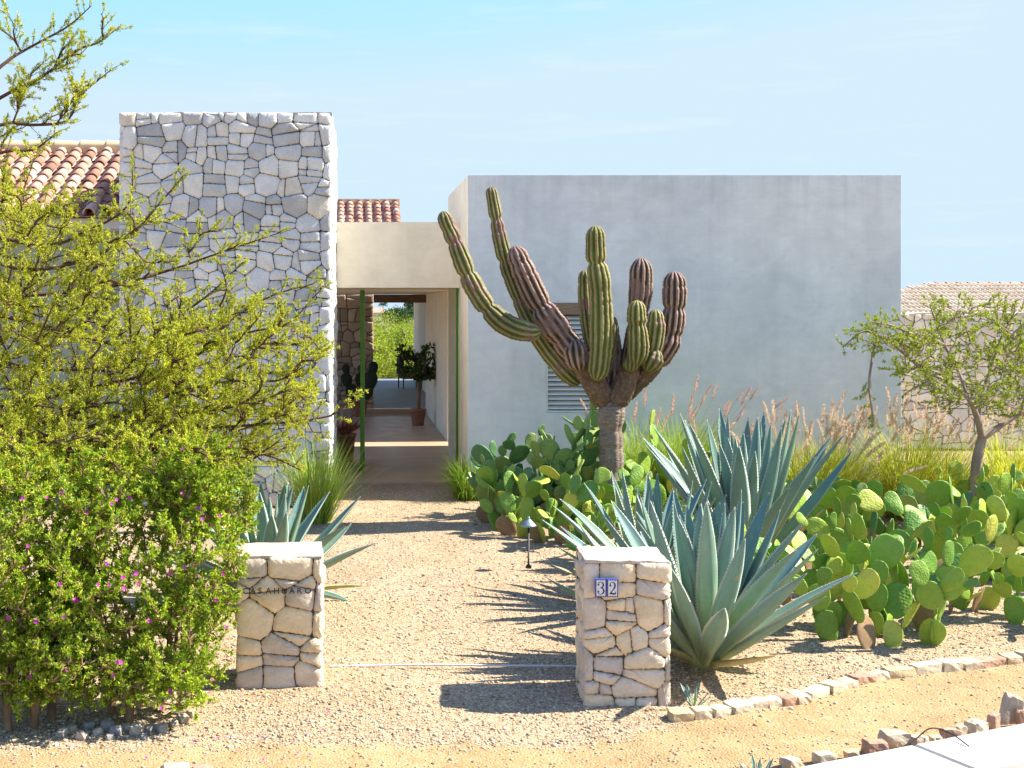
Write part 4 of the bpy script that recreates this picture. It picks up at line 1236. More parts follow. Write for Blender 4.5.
def rib_tube(ctrl, ribs, amp, dips=(), closed_base=False, seed=0, step=.02):
    """ctrl rows: x,y,z,radius. ribbed column with constrictions and a rounded tip"""
    r_ = np.random.default_rng(seed)
    c = np.asarray(ctrl, float)
    L = np.sum(np.linalg.norm(np.diff(c[:, :3], axis=0), axis=1))
    k_ = max(16, int(L / step)); s = spline(c, k_)
    p, rad = s[:, :3], s[:, 3].copy()
    u = np.concatenate([[0], np.cumsum(np.linalg.norm(np.diff(p, axis=0), axis=1))])
    for d_, w_, a_ in list(dips) + [(r_.uniform(.1, .9), .012, .06) for _ in range(3)]:
        a_ = min(.32, a_ * 1.5)
        rad *= 1 - a_ * np.exp(-((u / u[-1] - d_) / w_) ** 2)
    # smooth domed end
    e = (u[-1] - u); rt_ = rad[-1] * 1.25
    rad *= np.where(e < rt_, np.sqrt(np.clip(1 - (1 - e / rt_) ** 2, 0, 1)) * .97 + .03, 1)
    if closed_base:
        rad *= np.where(u < rad[0] * 1.2, np.sqrt(np.clip(1 - (1 - u / (rad[0] * 1.2)) ** 2, 0.02, 1)), 1)
    n = ribs * 8
    th = np.linspace(0, 2 * PI, n, endpoint=False)
    w = np.abs(np.cos(ribs * th / 2))                 # ridge profile: sharp valleys, rounded ridges
    prof = 1 + amp * (w ** 0.8 - .62)
    T, N, B = frames(p)
    wob = 1 + .02 * np.sin(u[:, None] * 23 + seed) + r_.normal(0, .006, (k_, 1))
    lump_ = 1 + .10 * (vnoise(u[:, None] * 5 + seed * 3.1, np.cos(th)[None] * 1.2 + np.sin(th)[None] * .7 + seed, 1.0, 77) - .5) + .05 * (vnoise(u[:, None] * 22 + seed, th[None] * 3 + seed, 1.0, 78) - .5)
    tub = lump_ + .03 * (np.cos(u * 2 * PI / .045)[:, None]) * (w[None] > .9)
    rr = .89 * rad[:, None] * prof[None] * wob * tub
    V = p[:, None] + rr[..., None] * (np.cos(th)[None, :, None] * N[:, None] + np.sin(th)[None, :, None] * B[:, None])
    i = np.arange(k_ - 1)[:, None] * n; j = np.arange(n)[None]
    q_ = np.stack([i + j, i + (j + 1) % n, i + n + (j + 1) % n, i + n + j], -1).reshape(-1, 4)
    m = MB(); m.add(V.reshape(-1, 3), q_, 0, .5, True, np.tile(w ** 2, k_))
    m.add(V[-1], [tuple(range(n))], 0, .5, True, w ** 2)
    return m


def cz(rows, dep=0.0):
    """pixel rows (x, y, radius_px[, depth]) to local coordinates of the cactus"""
    out = []
    for r_ in rows:
        d = 14.5 + dep + (r_[3] if len(r_) > 3 else 0)
        p = P(r_[0], r_[1], d) - cb
        out.append((*p, r_[2] * d / F))
    return out


def arm(rows, ribs, mat, dips=(), dep=0.0, name='arm', closed=True, amp=.24, seed=1):
    return rib_tube(cz(rows, dep), ribs, amp, dips, closed, seed).build(name, MAT[mat], cact)


# trunk: fissured column with horizontal scars
c = cz([(611, 530, 16), (611, 500, 15), (611.5, 470, 13.5), (611, 440, 13.3), (611, 420, 13.5), (612, 408, 15), (612, 398, 13)])
rib_tube(c, 9, .08, [(.25, .03, .05), (.45, .03, .05), (.62, .02, .05), (.78, .02, .05)], False, 2).build('trunk', MAT['cact_trunk'], cact)
arm([(607, 408, 11), (599, 391, 13), (587, 371, 13), (579, 357, 13), (573.5, 346, 11)], 11, 'cact_bark', [(.5, .06, .04)], 0, 'limb', amp=.10, seed=4)
arm([(612, 409, 11), (620, 395, 13), (627, 378, 12.5), (632, 362, 10), (634, 352, 8)], 11, 'cact_bark', [(.55, .06, .06)], -.02, 'limb', amp=.10, seed=5)
arm([(622, 400, 8), (634, 385, 10.5), (647, 370, 12.5), (659, 355, 12)], 11, 'cact_bark', [], .16, 'limb', amp=.12, seed=6)
arm([(580, 372, 9), (577, 358, 12.5), (575.5, 347, 12.5), (574.5, 339, 10)], 11, 'cact_brown', [], -.12, amp=.3, seed=7)
# long arms on the left
arm([(541, 331, 9), (529, 332, 10.5), (512, 327.5, 11.5), (495, 316, 11), (479, 296, 10.5), (466, 270, 10), (454, 240, 8.6), (446, 222, 7.8), (442.5, 211, 6.8)], 10, 'cact_mid', [(.36, .018, .12), (.60, .018, .16), (.80, .016, .16)], -.20, seed=8)
arm([(580, 384, 8), (566, 371, 10.5), (548, 350, 10), (532, 325, 9.4), (519, 297, 8.8), (508, 268, 8.6), (500, 238, 8), (495, 212, 7), (490.5, 186.5, 5.8)], 10, 'cact_mid', [(.30, .015, .10), (.48, .014, .12), (.66, .014, .16), (.85, .012, .16)], .14, seed=9)
arm([(580, 360, 11), (567, 343, 14), (553, 324, 14.5), (539, 303, 13), (528, 281, 13), (519, 260, 11.8), (513.5, 246, 9)], 11, 'cact_brown', [(.22, .03, .08), (.50, .02, .15)], -.02, seed=10)
# central columns
arm([(596, 381, 8), (599, 366, 11.5), (601, 340, 12.5), (601, 310, 12.5), (599.5, 283, 12), (596.5, 262, 10.5), (595.8, 240, 10.2), (595, 225.5, 8.5)], 11, 'cact_green', [(.76, .016, .16), (.55, .012, .04)], -.24, seed=11, amp=.2)
arm([(597, 370, 6), (590, 340, 7), (586, 310, 7.2), (584.5, 285, 7), (584.5, 270, 5.5)], 9, 'cact_mid', [(.6, .03, .08)], .02, seed=12)
arm([(611, 398, 8), (613, 370, 9), (614, 345, 7.5), (613, 322, 4.5), (613, 316, 3)], 8, 'cact_brown', [], .14, seed=13)
# cluster on the right
arm([(630, 372, 9), (630.5, 362, 8.5), (630, 356, 7)], 10, 'cact_mid', [], -.18, seed=14)
arm([(636, 366, 8), (638, 350, 11), (637.5, 330, 10.5), (637, 315, 10.2), (637, 300, 8.5)], 11, 'cact_green', [(.62, .05, .14)], -.24, seed=15)
arm([(625, 375, 8), (631, 350, 9), (637, 320, 10), (640, 295, 12), (641, 275, 12.5), (641, 257.5, 10)], 12, 'cact_brown', [(.45, .04, .12)], .15, seed=16)
arm([(650, 362, 7), (654, 342, 10), (656, 325, 9.8), (655.5, 309, 8)], 10, 'cact_mid', [(.8, .04, .05)], -.08, seed=17)
arm([(646, 372, 9), (652, 360, 12), (656, 348, 10)], 10, 'cact_mid', [], -.10, seed=18)
arm([(654, 366, 10), (664, 351, 13), (671, 333, 12.8), (674, 308, 12.4), (674.5, 288, 12.4), (674, 271, 9.5)], 12, 'cact_brown', [(.36, .03, .12), (.62, .025, .12)], .10, seed=19)
arm([(608, 366, 5), (613, 335, 6), (613.5, 320, 4)], 8, 'cact_mid', [], .04, seed=20)

# ------------------------------------------------------------------ prickly pears


def pad_mesh(seed, asp=.80, bend=0.25):
    r_ = np.random.default_rng(seed)
    nv, nu = 13, 20
    v = np.linspace(0, PI, nv); u = np.linspace(0, 2 * PI, nu, endpoint=False)
    z = (1 - np.cos(v)) / 2
    egg = np.sin(v) ** .9 * (.74 + .34 * z)
    hw = asp / 2 * egg; th = .048 * np.sin(v) ** .55 * (1.25 - .35 * z)
    X_ = hw[:, None] * np.cos(u)[None]; Y_ = th[:, None] * np.sign(np.sin(u)) * np.abs(np.sin(u)) ** .8
    Z_ = np.repeat(z[:, None], nu, 1)
    wav = r_.normal(0, 1, 4) * .02
    X_ = X_ * (1 + wav[0] * np.sin(6 * Z_ + seed)) + .05 * r_.normal() * Z_ ** 2
    Y_ = Y_ + bend * (X_ ** 2) * r_.uniform(-1, 1) + .10 * r_.uniform(-1, 1) * Z_ ** 2 + .012 * np.sin(9 * X_ + 7 * Z_ + seed)
    i = np.arange(nv - 1)[:, None] * nu; j = np.arange(nu)[None]
    q_ = np.stack([i + j, i + (j + 1) % nu, i + nu + (j + 1) % nu, i + nu + j], -1).reshape(-1, 4)
    m = MB(); m.add(np.stack([X_, Y_, Z_], -1).reshape(-1, 3), q_, 0, .5, True)
    return m


PADS = {mk: [pad_mesh(s, a).mesh('pad', MAT[mk]) for s, a in ((1, .82), (2, .70), (3, .92), (4, .76), (5, .62), (6, .86), (7, .80))] for mk in ('pad', 'bpad', 'woodpad')}


def pear(px, py, n, hmax, mk, label, seed, spread=.22, size=.25, lean=(0, 0)):
    n = int(n * (1.8 if px < 700 else (1.4 if px < 930 else 1.8))); hmax *= 1.12 if px < 700 else (.84 if px < 930 else .95)
    r_ = np.random.default_rng(seed)
    g = G(px, py); root = empty('prickly_pear', (g[0], g[1], gz(g[0], g[1])), 0, label, 'prickly pear', 'prickly pear clumps in the planted bed')
    placed = []

    def put(base, up, nrm, s, mk_, w=1.0):
        up = norm(up); nrm = norm(nrm - up * np.dot(nrm, up)); xx = np.cross(nrm, up)
        o = link('pad', PADS[mk_][r_.integers(7)], root)
        o.matrix_basis = Matrix(((xx[0] * s * w, nrm[0] * s, up[0] * s, base[0]), (xx[1] * s * w, nrm[1] * s, up[1] * s, base[1]), (xx[2] * s * w, nrm[2] * s, up[2] * s, base[2]), (0, 0, 0, 1)))
        placed.append([base, up, nrm, xx, s, 0])

    nb_ = max(2, int(n / 5.0))
    for i in range(nb_):
        a = r_.random() * 2 * PI; rr = spread * math.sqrt(r_.random())
        b_ = np.array((math.cos(a) * rr, math.sin(a) * rr, -.03))
        up = np.array((math.cos(a) * .45 * rr / spread + lean[0], math.sin(a) * .35 * rr / spread + lean[1], 1)) + r_.normal(0, .15, 3)
        na_ = r_.random() * PI
        put(b_, up, np.array((math.cos(na_), math.sin(na_), .0)), size * r_.uniform(.8, 1.05), 'woodpad' if r_.random() < .3 else mk)
    tries = 0
    while len(placed) < n and tries < n * 150:
        tries += 1
        q_ = max((placed[r_.integers(len(placed))] for _ in range(2)), key=lambda t: t[0][2] + r_.normal(0, .12))
        if q_[5] >= 3: continue
        base, up, nrm, xx, s, _ = q_
        ph = r_.normal(0, .75)
        if abs(ph) > 1.6: continue
        rim = base + up * s * (.5 + .47 * math.cos(ph)) + xx * s * .40 * math.sin(ph)
        d = norm(up * math.cos(ph) + xx * math.sin(ph) + np.array((0, 0, .62)) + nrm * r_.normal(0, .38) + np.array((*lean, 0)) * .4)
        ns = size * r_.choice([.55, .72, .85, .95, 1.0, 1.1]) * r_.uniform(.92, 1.08)
        ctr = rim + d * ns * .5
        if (rim + d * ns)[2] > hmax or ctr[2] < .10 or ctr[0] + g[0] < 1.62: continue
        if any(np.linalg.norm(ctr - (t[0] + t[1] * t[4] * .5)) < .125 for t in placed): continue
        tw_ = r_.normal(0, .9)
        nn_ = nrm * math.cos(tw_) + xx * math.sin(tw_)
        q_[5] += 1
        put(rim - d * ns * .02, d, nn_, ns, mk)
    return root


PEARS = [
    (978, 522, 13, .80, 'pad', 'prickly pear clump behind the small tree trunk, just right of it against the grass'),
    (1046, 582, 16, .90, 'pad', 'prickly pear clump half cut off by the right frame edge behind the smallest one'),
    (548, 518, 20, 1.15, 'bpad', 'dark prickly pear clump between the tall one under the window and its leftward neighbour'),
    (503, 522, 11, .72, 'bpad', 'low dark prickly pear clump at the very left front corner of the bed'),
    (588, 518, 14, .85, 'bpad', 'dark prickly pear clump against the wall behind the cactus trunk, right of the window sill'),
    (868, 642, 16, .78, 'pad', 'front prickly pear clump squeezed between the brown-based one and the broadest front one'),
    (955, 606, 14, .80, 'pad', 'open prickly pear clump just behind and right of the broad front one'),
    (512, 516, 17, .98, 'bpad', 'dark blue-green prickly pear clump at the left end of the bed beside the passage'),
    (533, 514, 20, 1.02, 'bpad', 'dense dark prickly pear clump by the wall just left of the louvre window'),
    (572, 516, 22, 1.42, 'bpad', 'tall prickly pear clump under the louvre window, left of the cactus trunk'),
    (522, 532, 15, .68, 'pad', 'low bright prickly pear clump overhanging the gravel path, left of the path light'),
    (558, 538, 18, .80, 'pad', 'yellow-green prickly pear clump with sunlit pads edge-on behind the path light'),
    (594, 542, 14, .60, 'pad', 'prickly pear clump right at the foot of the cactus trunk'),
    (583, 562, 10, .52, 'pad', 'small bumpy yellow prickly pear clump between the path light and the left agave leaves'),
    (654, 530, 14, .56, 'pad', 'prickly pear clump just right of the cactus trunk below the pink plumes'),
    (690, 520, 18, 1.34, 'pad', 'upright prickly pear clump rising behind the rear agave'),
    (772, 612, 17, .86, 'pad', 'prickly pear clump tucked against the right leaves of the front agave'),
    (800, 570, 18, 1.0, 'pad', 'prickly pear clump between the rear agave and the fountain grass'),
    (838, 636, 18, .92, 'pad', 'leftmost front prickly pear clump with brown woody base pads near the edging stones'),
    (908, 634, 22, .98, 'pad', 'broad prickly pear clump nearest the edging stones, right of the brown-based front one'),
    (872, 588, 20, .96, 'pad', 'prickly pear clump in the middle of the bed behind the two front clumps'),
    (835, 548, 16, .98, 'bpad', 'dark prickly pear clump in front of the pale plumed fountain grass'),
    (925, 578, 20, .98, 'pad', 'prickly pear clump with large round pads left of the small tree trunk'),
    (888, 542, 16, .84, 'pad', 'rear prickly pear clump below the fountain grass left of the small tree'),
    (948, 545, 15, .84, 'bpad', 'dark prickly pear clump at the foot of the small tree trunk'),
    (992, 572, 19, 1.02, 'pad', 'prickly pear clump standing on a brown stump right of the small tree trunk'),
    (1026, 545, 16, .98, 'pad', 'prickly pear clump behind the others at the right edge below the small tree'),
    (1024, 622, 10, .60, 'pad', 'small prickly pear clump cut off by the right frame edge, near the edging stones'),
]
for i, (px, py, n, hm, mk, lab) in enumerate(PEARS):
    pear(px, py, n, hm, mk, lab, 228 + i, .17 if n < 12 else .30, .285 if py < 560 else .275)

# ------------------------------------------------------------------ agaves


def agave_leaf(seed, curve, twist=0.0, mk='agave'):
    """unit leaf along +Y, upper face +Z"""
    r_ = np.random.default_rng(seed)
    nl = 26; t = np.linspace(0, 1, nl)
    hw = np.interp(t, [0, .06, .2, .42, .6, .76, .88, .96, 1], [.050, .042, .050, .066, .062, .046, .026, .009, .001])
    us = np.array([-1, -.9, -.5, 0, .5, .9, 1.0]); ub = np.array([.72, .35, 0, -.35, -.72])
    yc = t; zc = curve * t ** 2.2
    thick = np.interp(t, [0, .1, .5, .9, 1], [.050, .034, .020, .007, .0008])
    gut = .42
    rows, att = [], []
    for i in range(nl):
        zt = gut * hw[i] * (np.abs(us) ** 1.6) * np.interp(t[i], [0, .15, 1], [.5, 1, 1.1])
        zb = gut * hw[i] * (np.abs(ub) ** 1.6) - thick[i] * np.cos(ub * 1.25)
        a = twist * t[i]
        xx = np.concatenate([us, ub]) * hw[i]; zz = np.concatenate([zt, zb])
        xr = xx * math.cos(a) - zz * math.sin(a); zr = xx * math.sin(a) + zz * math.cos(a)
        rows.append(np.stack([xr, np.full(12, yc[i]), zr + zc[i]], -1))
        e = np.array([.55, 0.18, 0, 0, 0, .18, .55, .1, 0, 0, 0, .1]) * (1 if t[i] < .93 else 1)
        if t[i] > .968: e = np.full(12, 1.0)
        att.append(e)
    V = np.concatenate(rows)
    i = np.arange(nl - 1)[:, None] * 12; j = np.arange(12)[None]
    q_ = np.stack([i + j, i + 12 + j, i + 12 + (j + 1) % 12, i + (j + 1) % 12], -1).reshape(-1, 4)
    m = MB()
    m.add(V, q_, 0, np.repeat((t[:-1]), 12), True, np.concatenate(att))
    # marginal teeth
    for side, ci in ((-1, 0), (1, 6)):
        for tt in np.arange(.14, .93, .024):
            k_ = int(tt * (nl - 1)); A = rows[k_][ci]; Bn = rows[min(k_ + 1, nl - 1)][ci]
            f = tt * (nl - 1) - k_; c_ = A + (Bn - A) * f; dv = norm(Bn - A)
            w_ = .0045 * r_.uniform(.7, 1.2)
            m.add([c_ - dv * w_, c_ + dv * w_, c_ + np.array((side * .0055, .0015, .002)) * r_.uniform(.8, 1.3)], [(0, 1, 2)], 0, .5, False, .55)
    return m.mesh('leaf', MAT[mk])


LEAVES = [agave_leaf(1, .06), agave_leaf(2, -.04, .1), agave_leaf(3, .12, -.1), agave_leaf(4, -.10, .05), agave_leaf(5, .02, .2), agave_leaf(6, .17, 0)]
DRY = [agave_leaf(7, -.06, .1, 'dryagave'), agave_leaf(8, .08, -.15, 'dryagave')]


def agave(px, py, n, L, label, seed, wid=1.0, emax=84, emin=10, az0=0.0, skip=None):
    r_ = np.random.default_rng(seed)
    g = G(px, py); root = empty('agave', (g[0], g[1], gz(g[0], g[1])), 0, label, 'agave', 'blue-green agaves')
    for i in range(n):
        f = (i + .5) / n
        az = az0 + i * 2.39996 + r_.normal(0, .10)
        el = emax - (emax - emin) * f ** 1.15 + r_.normal(0, 4)
        ln = L * (.74 + .30 * math.sin(PI * min(1, f * 1.05) * .72)) * r_.uniform(.92, 1.06)
        if f > .9: ln *= .72
        if skip and skip(az % (2 * PI), el): continue
        o = link('leaf', DRY[i % 2] if n > 20 and i >= n - 4 else LEAVES[r_.integers(6)], root)
        r0 = .03 + .09 * f
        o.location = np.array((math.cos(az) * r0, math.sin(az) * r0, .10 + .10 * (1 - f) - .04 * f)) * min(1, L / 1.0)
        o.rotation_mode = 'QUATERNION'
        o.rotation_quaternion = Quaternion((0, 0, 1), az - PI / 2) @ Quaternion((1, 0, 0), R(el)) @ Quaternion((0, 1, 0), r_.normal(0, .12))
        w = wid * r_.uniform(.9, 1.12)
        o.scale = (ln * w, ln, ln * w)
    mb = MB(); lathe(mb, [(.001, .0), (.12, .0), (.14, .10), (.09, .22), (.03, .30), (.001, .31)], n=14, tone=.05)
    lb = mb.build('leaf_base', MAT['agave'], root); lb.scale = (L / 1.25,) * 3
    return root


agave(704, 664, 50, 1.18, 'large front agave with broad pale-edged leaves, right beside the numbered pillar', 301, .98, emin=20, az0=.4)
agave(742, 572, 52, 1.52, 'tall upright bluish agave standing behind the front one, below the pink plumes', 302, .84, emin=40, az0=1.1)
agave(652, 606, 40, 1.10, 'agave directly behind the numbered pillar with leaves reaching over the gravel path', 303, .88, emin=14, az0=2.2)
agave(268, 600, 36, 1.05, 'agave behind the lettered pillar at the left of the path', 304, 1.12, emin=6, az0=.1)
agave(694, 709, 9, .16, 'tiny agave pup sprouting at the right foot of the numbered pillar', 305, 1.1, emin=20)
agave(758, 784, 12, .15, 'low spiky dark succulent poking up at the bottom edge of the frame', 306, 1.2, emin=30)

# ------------------------------------------------------------------ fountain grasses


def plume_mesh(seed, mk, L=.22):
    r_ = np.random.default_rng(seed); n = 150
    t = np.sort(r_.random(n)); rad = .020 * np.sin(PI * np.clip(t * .9 + .08, 0, 1)) ** .7
    a = r_.random(n) * 2 * PI
    pos = np.stack([np.cos(a) * .002 + .03 * t ** 2, np.sin(a) * .002, t * L], -1)
    dr = np.stack([np.cos(a) * rad, np.sin(a) * rad, np.full(n, .022)], -1)
    m = MB(); leaf_quads(m, pos, dr, .034, .0065, r_.random(n), 0, 0, seed)
    return m.mesh('plume', MAT[mk])


PLUMES = {mk: [plume_mesh(s, mk) for s in (1, 2, 3)] for mk in ('plume', 'pplume')}


def grass(px, py, n, L, mk, label, seed, plumes=0, pk='plume', lean=(0, 0), d=None, spread=.14, droop=.9, tone=.5):
    r_ = np.random.default_rng(seed)
    g = G(px, py); root = empty('fountain_grass', (g[0], g[1], gz(g[0], g[1])), 0, label, 'fountain grass', 'fountain grasses along the house')
    ns = 6
    a = r_.random(n) * 2 * PI; rr = spread * np.sqrt(r_.random(n))
    base = np.stack([np.cos(a) * rr, np.sin(a) * rr, np.full(n, -.02)], -1)
    az = a + r_.normal(0, .7, n); el = R(89) - np.abs(r_.normal(0, R(21), n)); ln = L * r_.uniform(.6, 1.2, n)
    w = r_.uniform(.0040, .0075, n)
    p = base.copy(); rows = []
    dr = r_.uniform(.2, .95, n) * droop
    sd_ = np.stack([-np.sin(az), np.cos(az), np.zeros(n)], -1)
    for i in range(ns + 1):
        t = i / ns; ww = (w * (1 - t) ** .6)[:, None]
        rows.append(np.stack([p - sd_ * ww, p + sd_ * ww], 1))
        e = el - dr * t ** 1.5 * 2.0
        p = p + (np.stack([np.cos(az) * np.cos(e) + lean[0] * t, np.sin(az) * np.cos(e) + lean[1] * t, np.sin(e)], -1)) * (ln / ns)[:, None]
    V = np.stack(rows, 1).reshape(-1, 3)                 # n, ns+1, 2
    b_ = (np.arange(n) * (ns + 1) * 2)[:, None] + (np.arange(ns) * 2)[None]
    q_ = np.stack([b_, b_ + 1, b_ + 3, b_ + 2], -1).reshape(-1, 4)
    m = MB(); m.add(V, q_, 0, np.repeat(np.clip(r_.normal(tone, .24, n), 0, 1), ns), True)
    m.build('blades', MAT[mk], root)
    for i in range(plumes):
        a_ = r_.random() * 2 * PI; e = R(88 - abs(r_.normal(0, 17))); l = L * r_.uniform(.85, 1.25)
        dirv = np.array((math.cos(a_) * math.cos(e) + lean[0], math.sin(a_) * math.cos(e) + lean[1], math.sin(e)))
        p0 = np.array((math.cos(a_) * spread * .6, math.sin(a_) * spread * .6, 0)); p1 = p0 + dirv * l * .55; p2 = p1 + norm(dirv + np.array((lean[0], lean[1], -.12))) * l * .45
        mm = MB(); tube(mm, spline([p0, p1, p2], 7), .0022, 3)
        st = mm.build('stalk', MAT[mk], root)
        o = link('plume', PLUMES[pk][r_.integers(3)], root)
        o.location = p2; o.rotation_mode = 'QUATERNION'
        o.rotation_quaternion = Vector(norm(p2 - p1 + r_.normal(0, .04, 3))).to_track_quat('Z', 'X') @ Quaternion((0, 0, 1), r_.random() * 6)
        s_ = r_.uniform(.8, 1.3); o.scale = (s_, s_, s_)
    return root


grass(466, 497, 800, .68, 'ggrass', 'small green grass clump without plumes at the corner of the passage', 401, 0, tone=.45, spread=.13, droop=1.1)
grass(640, 506, 1000, 1.15, 'ggrass', 'green grass clump behind the cactus trunk with a few pink plumes', 402, 9, 'pplume', (.10, -.05), tone=.6, spread=.22)
grass(682, 508, 1100, 1.25, 'ggrass', 'grass clump with long pinkish plumes leaning right above the rear agave', 403, 16, 'pplume', (.22, -.05), tone=.6, spread=.22)
grass(738, 508, 600, 1.0, 'grass', 'grass clump almost hidden behind the rear agave, a few reddish plumes showing', 409, 8, 'pplume', (.18, -.05), tone=.5, spread=.2)
grass(808, 524, 1200, 1.10, 'grass', 'yellowish fountain grass clump with many pale cream plumes against the stucco wall', 404, 44, 'plume', (.08, -.06), tone=.58, spread=.24)
grass(840, 516, 800, 1.0, 'grass', 'fountain grass clump with pale plumes just right of the largest plumed one', 405, 26, 'plume', (.10, -.05), tone=.58, spread=.22)
grass(905, 518, 1000, 1.22, 'grass', 'bright yellow-green fountain grass clump in front of the right corner of the stucco block', 406, 30, 'plume', (.02, -.06), tone=.62, spread=.20)
grass(944, 512, 750, 1.02, 'grass', 'yellow-green fountain grass clump immediately left of the small tree trunk', 407, 20, 'plume', (.03, -.06), tone=.6, spread=.17)
grass(1012, 513, 900, 1.15, 'grass', 'yellow-green fountain grass clump right of the small tree trunk at the frame edge', 408, 12, 'plume', (.02, -.06), tone=.55, spread=.20)
grass(1062, 512, 800, 1.05, 'grass', 'fountain grass clump mostly cut off by the right frame edge', 410, 2, 'plume', tone=.55, spread=.28)
grass(316, 520, 800, 1.0, 'ggrass', 'tall bright green grass tuft at the foot of the stone tower behind the left agave', 411, 0, tone=.62, spread=.18, droop=.4)

# ------------------------------------------------------------------ edging stones and rocks


def block(sx, sy, sz, seed, rough=.06, rnd=.22, n=6):
    """rough hewn block: rounded cube grid with noise"""
    r_ = np.random.default_rng(seed)
    m = MB(); t = np.linspace(-1, 1, n)
    off = r_.random(3) * 50
    for ax in range(3):
        for sg in (-1, 1):
            A, B = np.meshgrid(t, t, indexing='ij'); C = np.full_like(A, sg)
            v = [None] * 3; v[ax] = C; v[(ax + 1) % 3] = A; v[(ax + 2) % 3] = B
            V = np.stack(v, -1).reshape(-1, 3)
            sph = norm(V) * 1.25
            V = V * (1 - rnd) + sph * rnd
            nz_ = np.stack([vnoise(V[:, 0] + V[:, 2] * .7 + off[k_], V[:, 1] + V[:, 2] * .4 + off[k_], 1.7, seed + k_) - .5 for k_ in range(3)], -1)
            V = V * (1 + .0) + nz_ * rough * 4
            V = V * np.array((sx, sy, sz)) / 2
            id_ = np.arange(n * n).reshape(n, n)
            q_ = np.stack([id_[:-1, :-1], id_[1:, :-1], id_[1:, 1:], id_[:-1, 1:]], -1).reshape(-1, 4)
            if sg < 0: q_ = q_[:, ::-1]
            m.add(V, q_, 0, .5, False)
    return m


ORD = ['first', 'second', 'third', 'fourth', 'fifth', 'sixth', 'seventh', 'eighth', 'ninth', 'tenth', 'eleventh', 'twelfth', 'thirteenth', 'fourteenth', 'fifteenth', 'sixteenth', 'seventeenth', 'eighteenth', 'nineteenth', 'twentieth', 'twenty-first', 'twenty-second']
cuts = [20, 85, 137, 187, 243, 292, 332, 370, 410, 465, 510, 545, 575, 597, 637, 715, 790, 847, 905, 945, 972, 1020, 1075, 1130]
red = {6, 11, 12, 18, 19}
lx = [0, 75, 140, 245, 300, 370, 410, 465, 545, 635, 715, 790, 850, 905, 970, 1020, 1200]
ly = [346, 343, 338, 318, 308, 293, 287, 268, 246, 222, 213, 202, 197, 191, 178, 175, 150]
for i in range(len(cuts) - 1):
    a, b_ = cuts[i], cuts[i + 1]
    pa = G(664 + a / 2.844, 600 + np.interp(a, lx, ly) / 2.844); pb = G(664 + b_ / 2.844, 600 + np.interp(b_, lx, ly) / 2.844)
    L = np.linalg.norm(pb - pa); mid = (pa + pb) / 2
    isr = i in red
    hgt = .085 * random.uniform(.8, 1.2)
    me = block(L * .94, random.uniform(.09, .13), hgt, 500 + i, .05, .16).mesh('edging_stone', MAT['rededging' if isr else 'edging'])
    o = link('edging_stone', me)
    o.location = (mid[0], mid[1] + .05, .012 + gz(mid[0], mid[1])); o.rotation_euler = (random.uniform(-.08, .08), random.uniform(-.05, .05), math.atan2(pb[1] - pa[1], pb[0] - pa[0]) + random.uniform(-.06, .06))
    col = 'reddish brown' if isr else 'pale cream'
    sz_ = 'long' if L > .17 else ('narrow' if L < .10 else 'medium')
    if i == len(cuts) - 2: where = 'last of the bed edging, beyond the right edge of the frame' 
    else: where = f'{ORD[i]} of the bed edging counted from the numbered pillar'
    tag(o, f'{sz_} {col} stone, {where}', 'edging stone', 'edging stones along the planted bed')

KR = [(360, 468, 52, .06), (455, 458, 56, .07), (535, 448, 40, .06), (600, 428, 62, .09), (655, 402, 70, .10), (722, 404, 48, .07), (770, 397, 36, .06), (812, 388, 48, .09), (845, 377, 30, .09), (887, 368, 58, .10), (938, 352, 34, .11), (985, 334, 46, .21), (1016, 345, 26, .12)]
KL = ['flat tan', 'pale flat', 'tan half buried', 'rusty tan', 'wide pale cream', 'pale flat', 'small cream', 'red-brown', 'small pale', 'pinkish long', 'brown upright', 'tall tilted tan slab of', 'small brown']
for i, (x, y, wpx, hh) in enumerate(KR):
    g = G(664 + x / 2.844, 600 + y / 2.844 + 2)
    w_ = wpx / 2.844 * g[1] / F
    me = block(w_, w_ * .7, hh, 600 + i, .08, .25).mesh('kerb_rock', MAT['rededging' if i in (3, 7, 10, 12) else 'edging'])
    o = link('kerb_rock', me); o.location = (g[0], g[1], hh * .25 + gz(g[0], g[1]) + .01)
    o.rotation_euler = (0, .35 if i == 11 else random.uniform(-.1, .1), .35 + random.uniform(-.4, .4))
    tag(o, f'{KL[i]} rock along the concrete kerb, {ORD[i]} from the left', 'rock', 'rocks beside the concrete kerb')

BR = [(62, 738, 16), (72, 733, 12), (82, 741, 15), (89, 731, 14), (98, 737, 13), (107, 731, 16), (116, 737, 17), (127, 733, 15), (137, 736, 20), (150, 733, 13), (162, 734, 18), (174, 729, 13), (183, 725, 17), (192, 719, 16), (110, 742, 11), (144, 742, 10)]
for i, (x, y, wpx) in enumerate(BR):
    g = G(x, y - 3); w_ = .72 * wpx * g[1] / F
    me = block(w_, w_ * .8, w_ * .75, 700 + i, .09, .55).mesh('rock', MAT['rock'])
    o = link('rock', me); o.location = (g[0], g[1], w_ * .22 + gz(g[0], g[1])); o.rotation_euler = (random.uniform(-.3, .3), random.uniform(-.3, .3), random.uniform(0, 6))
    wh = f'{ORD[i]} from the left in the row under the flowering bush' if i < 14 else ('left one of two in front of the row under the bush' if i == 14 else 'right one of two in front of the row under the bush')
    tag(o, f'rounded weathered rock, {wh}', 'rock', 'rocks under the flowering bush')
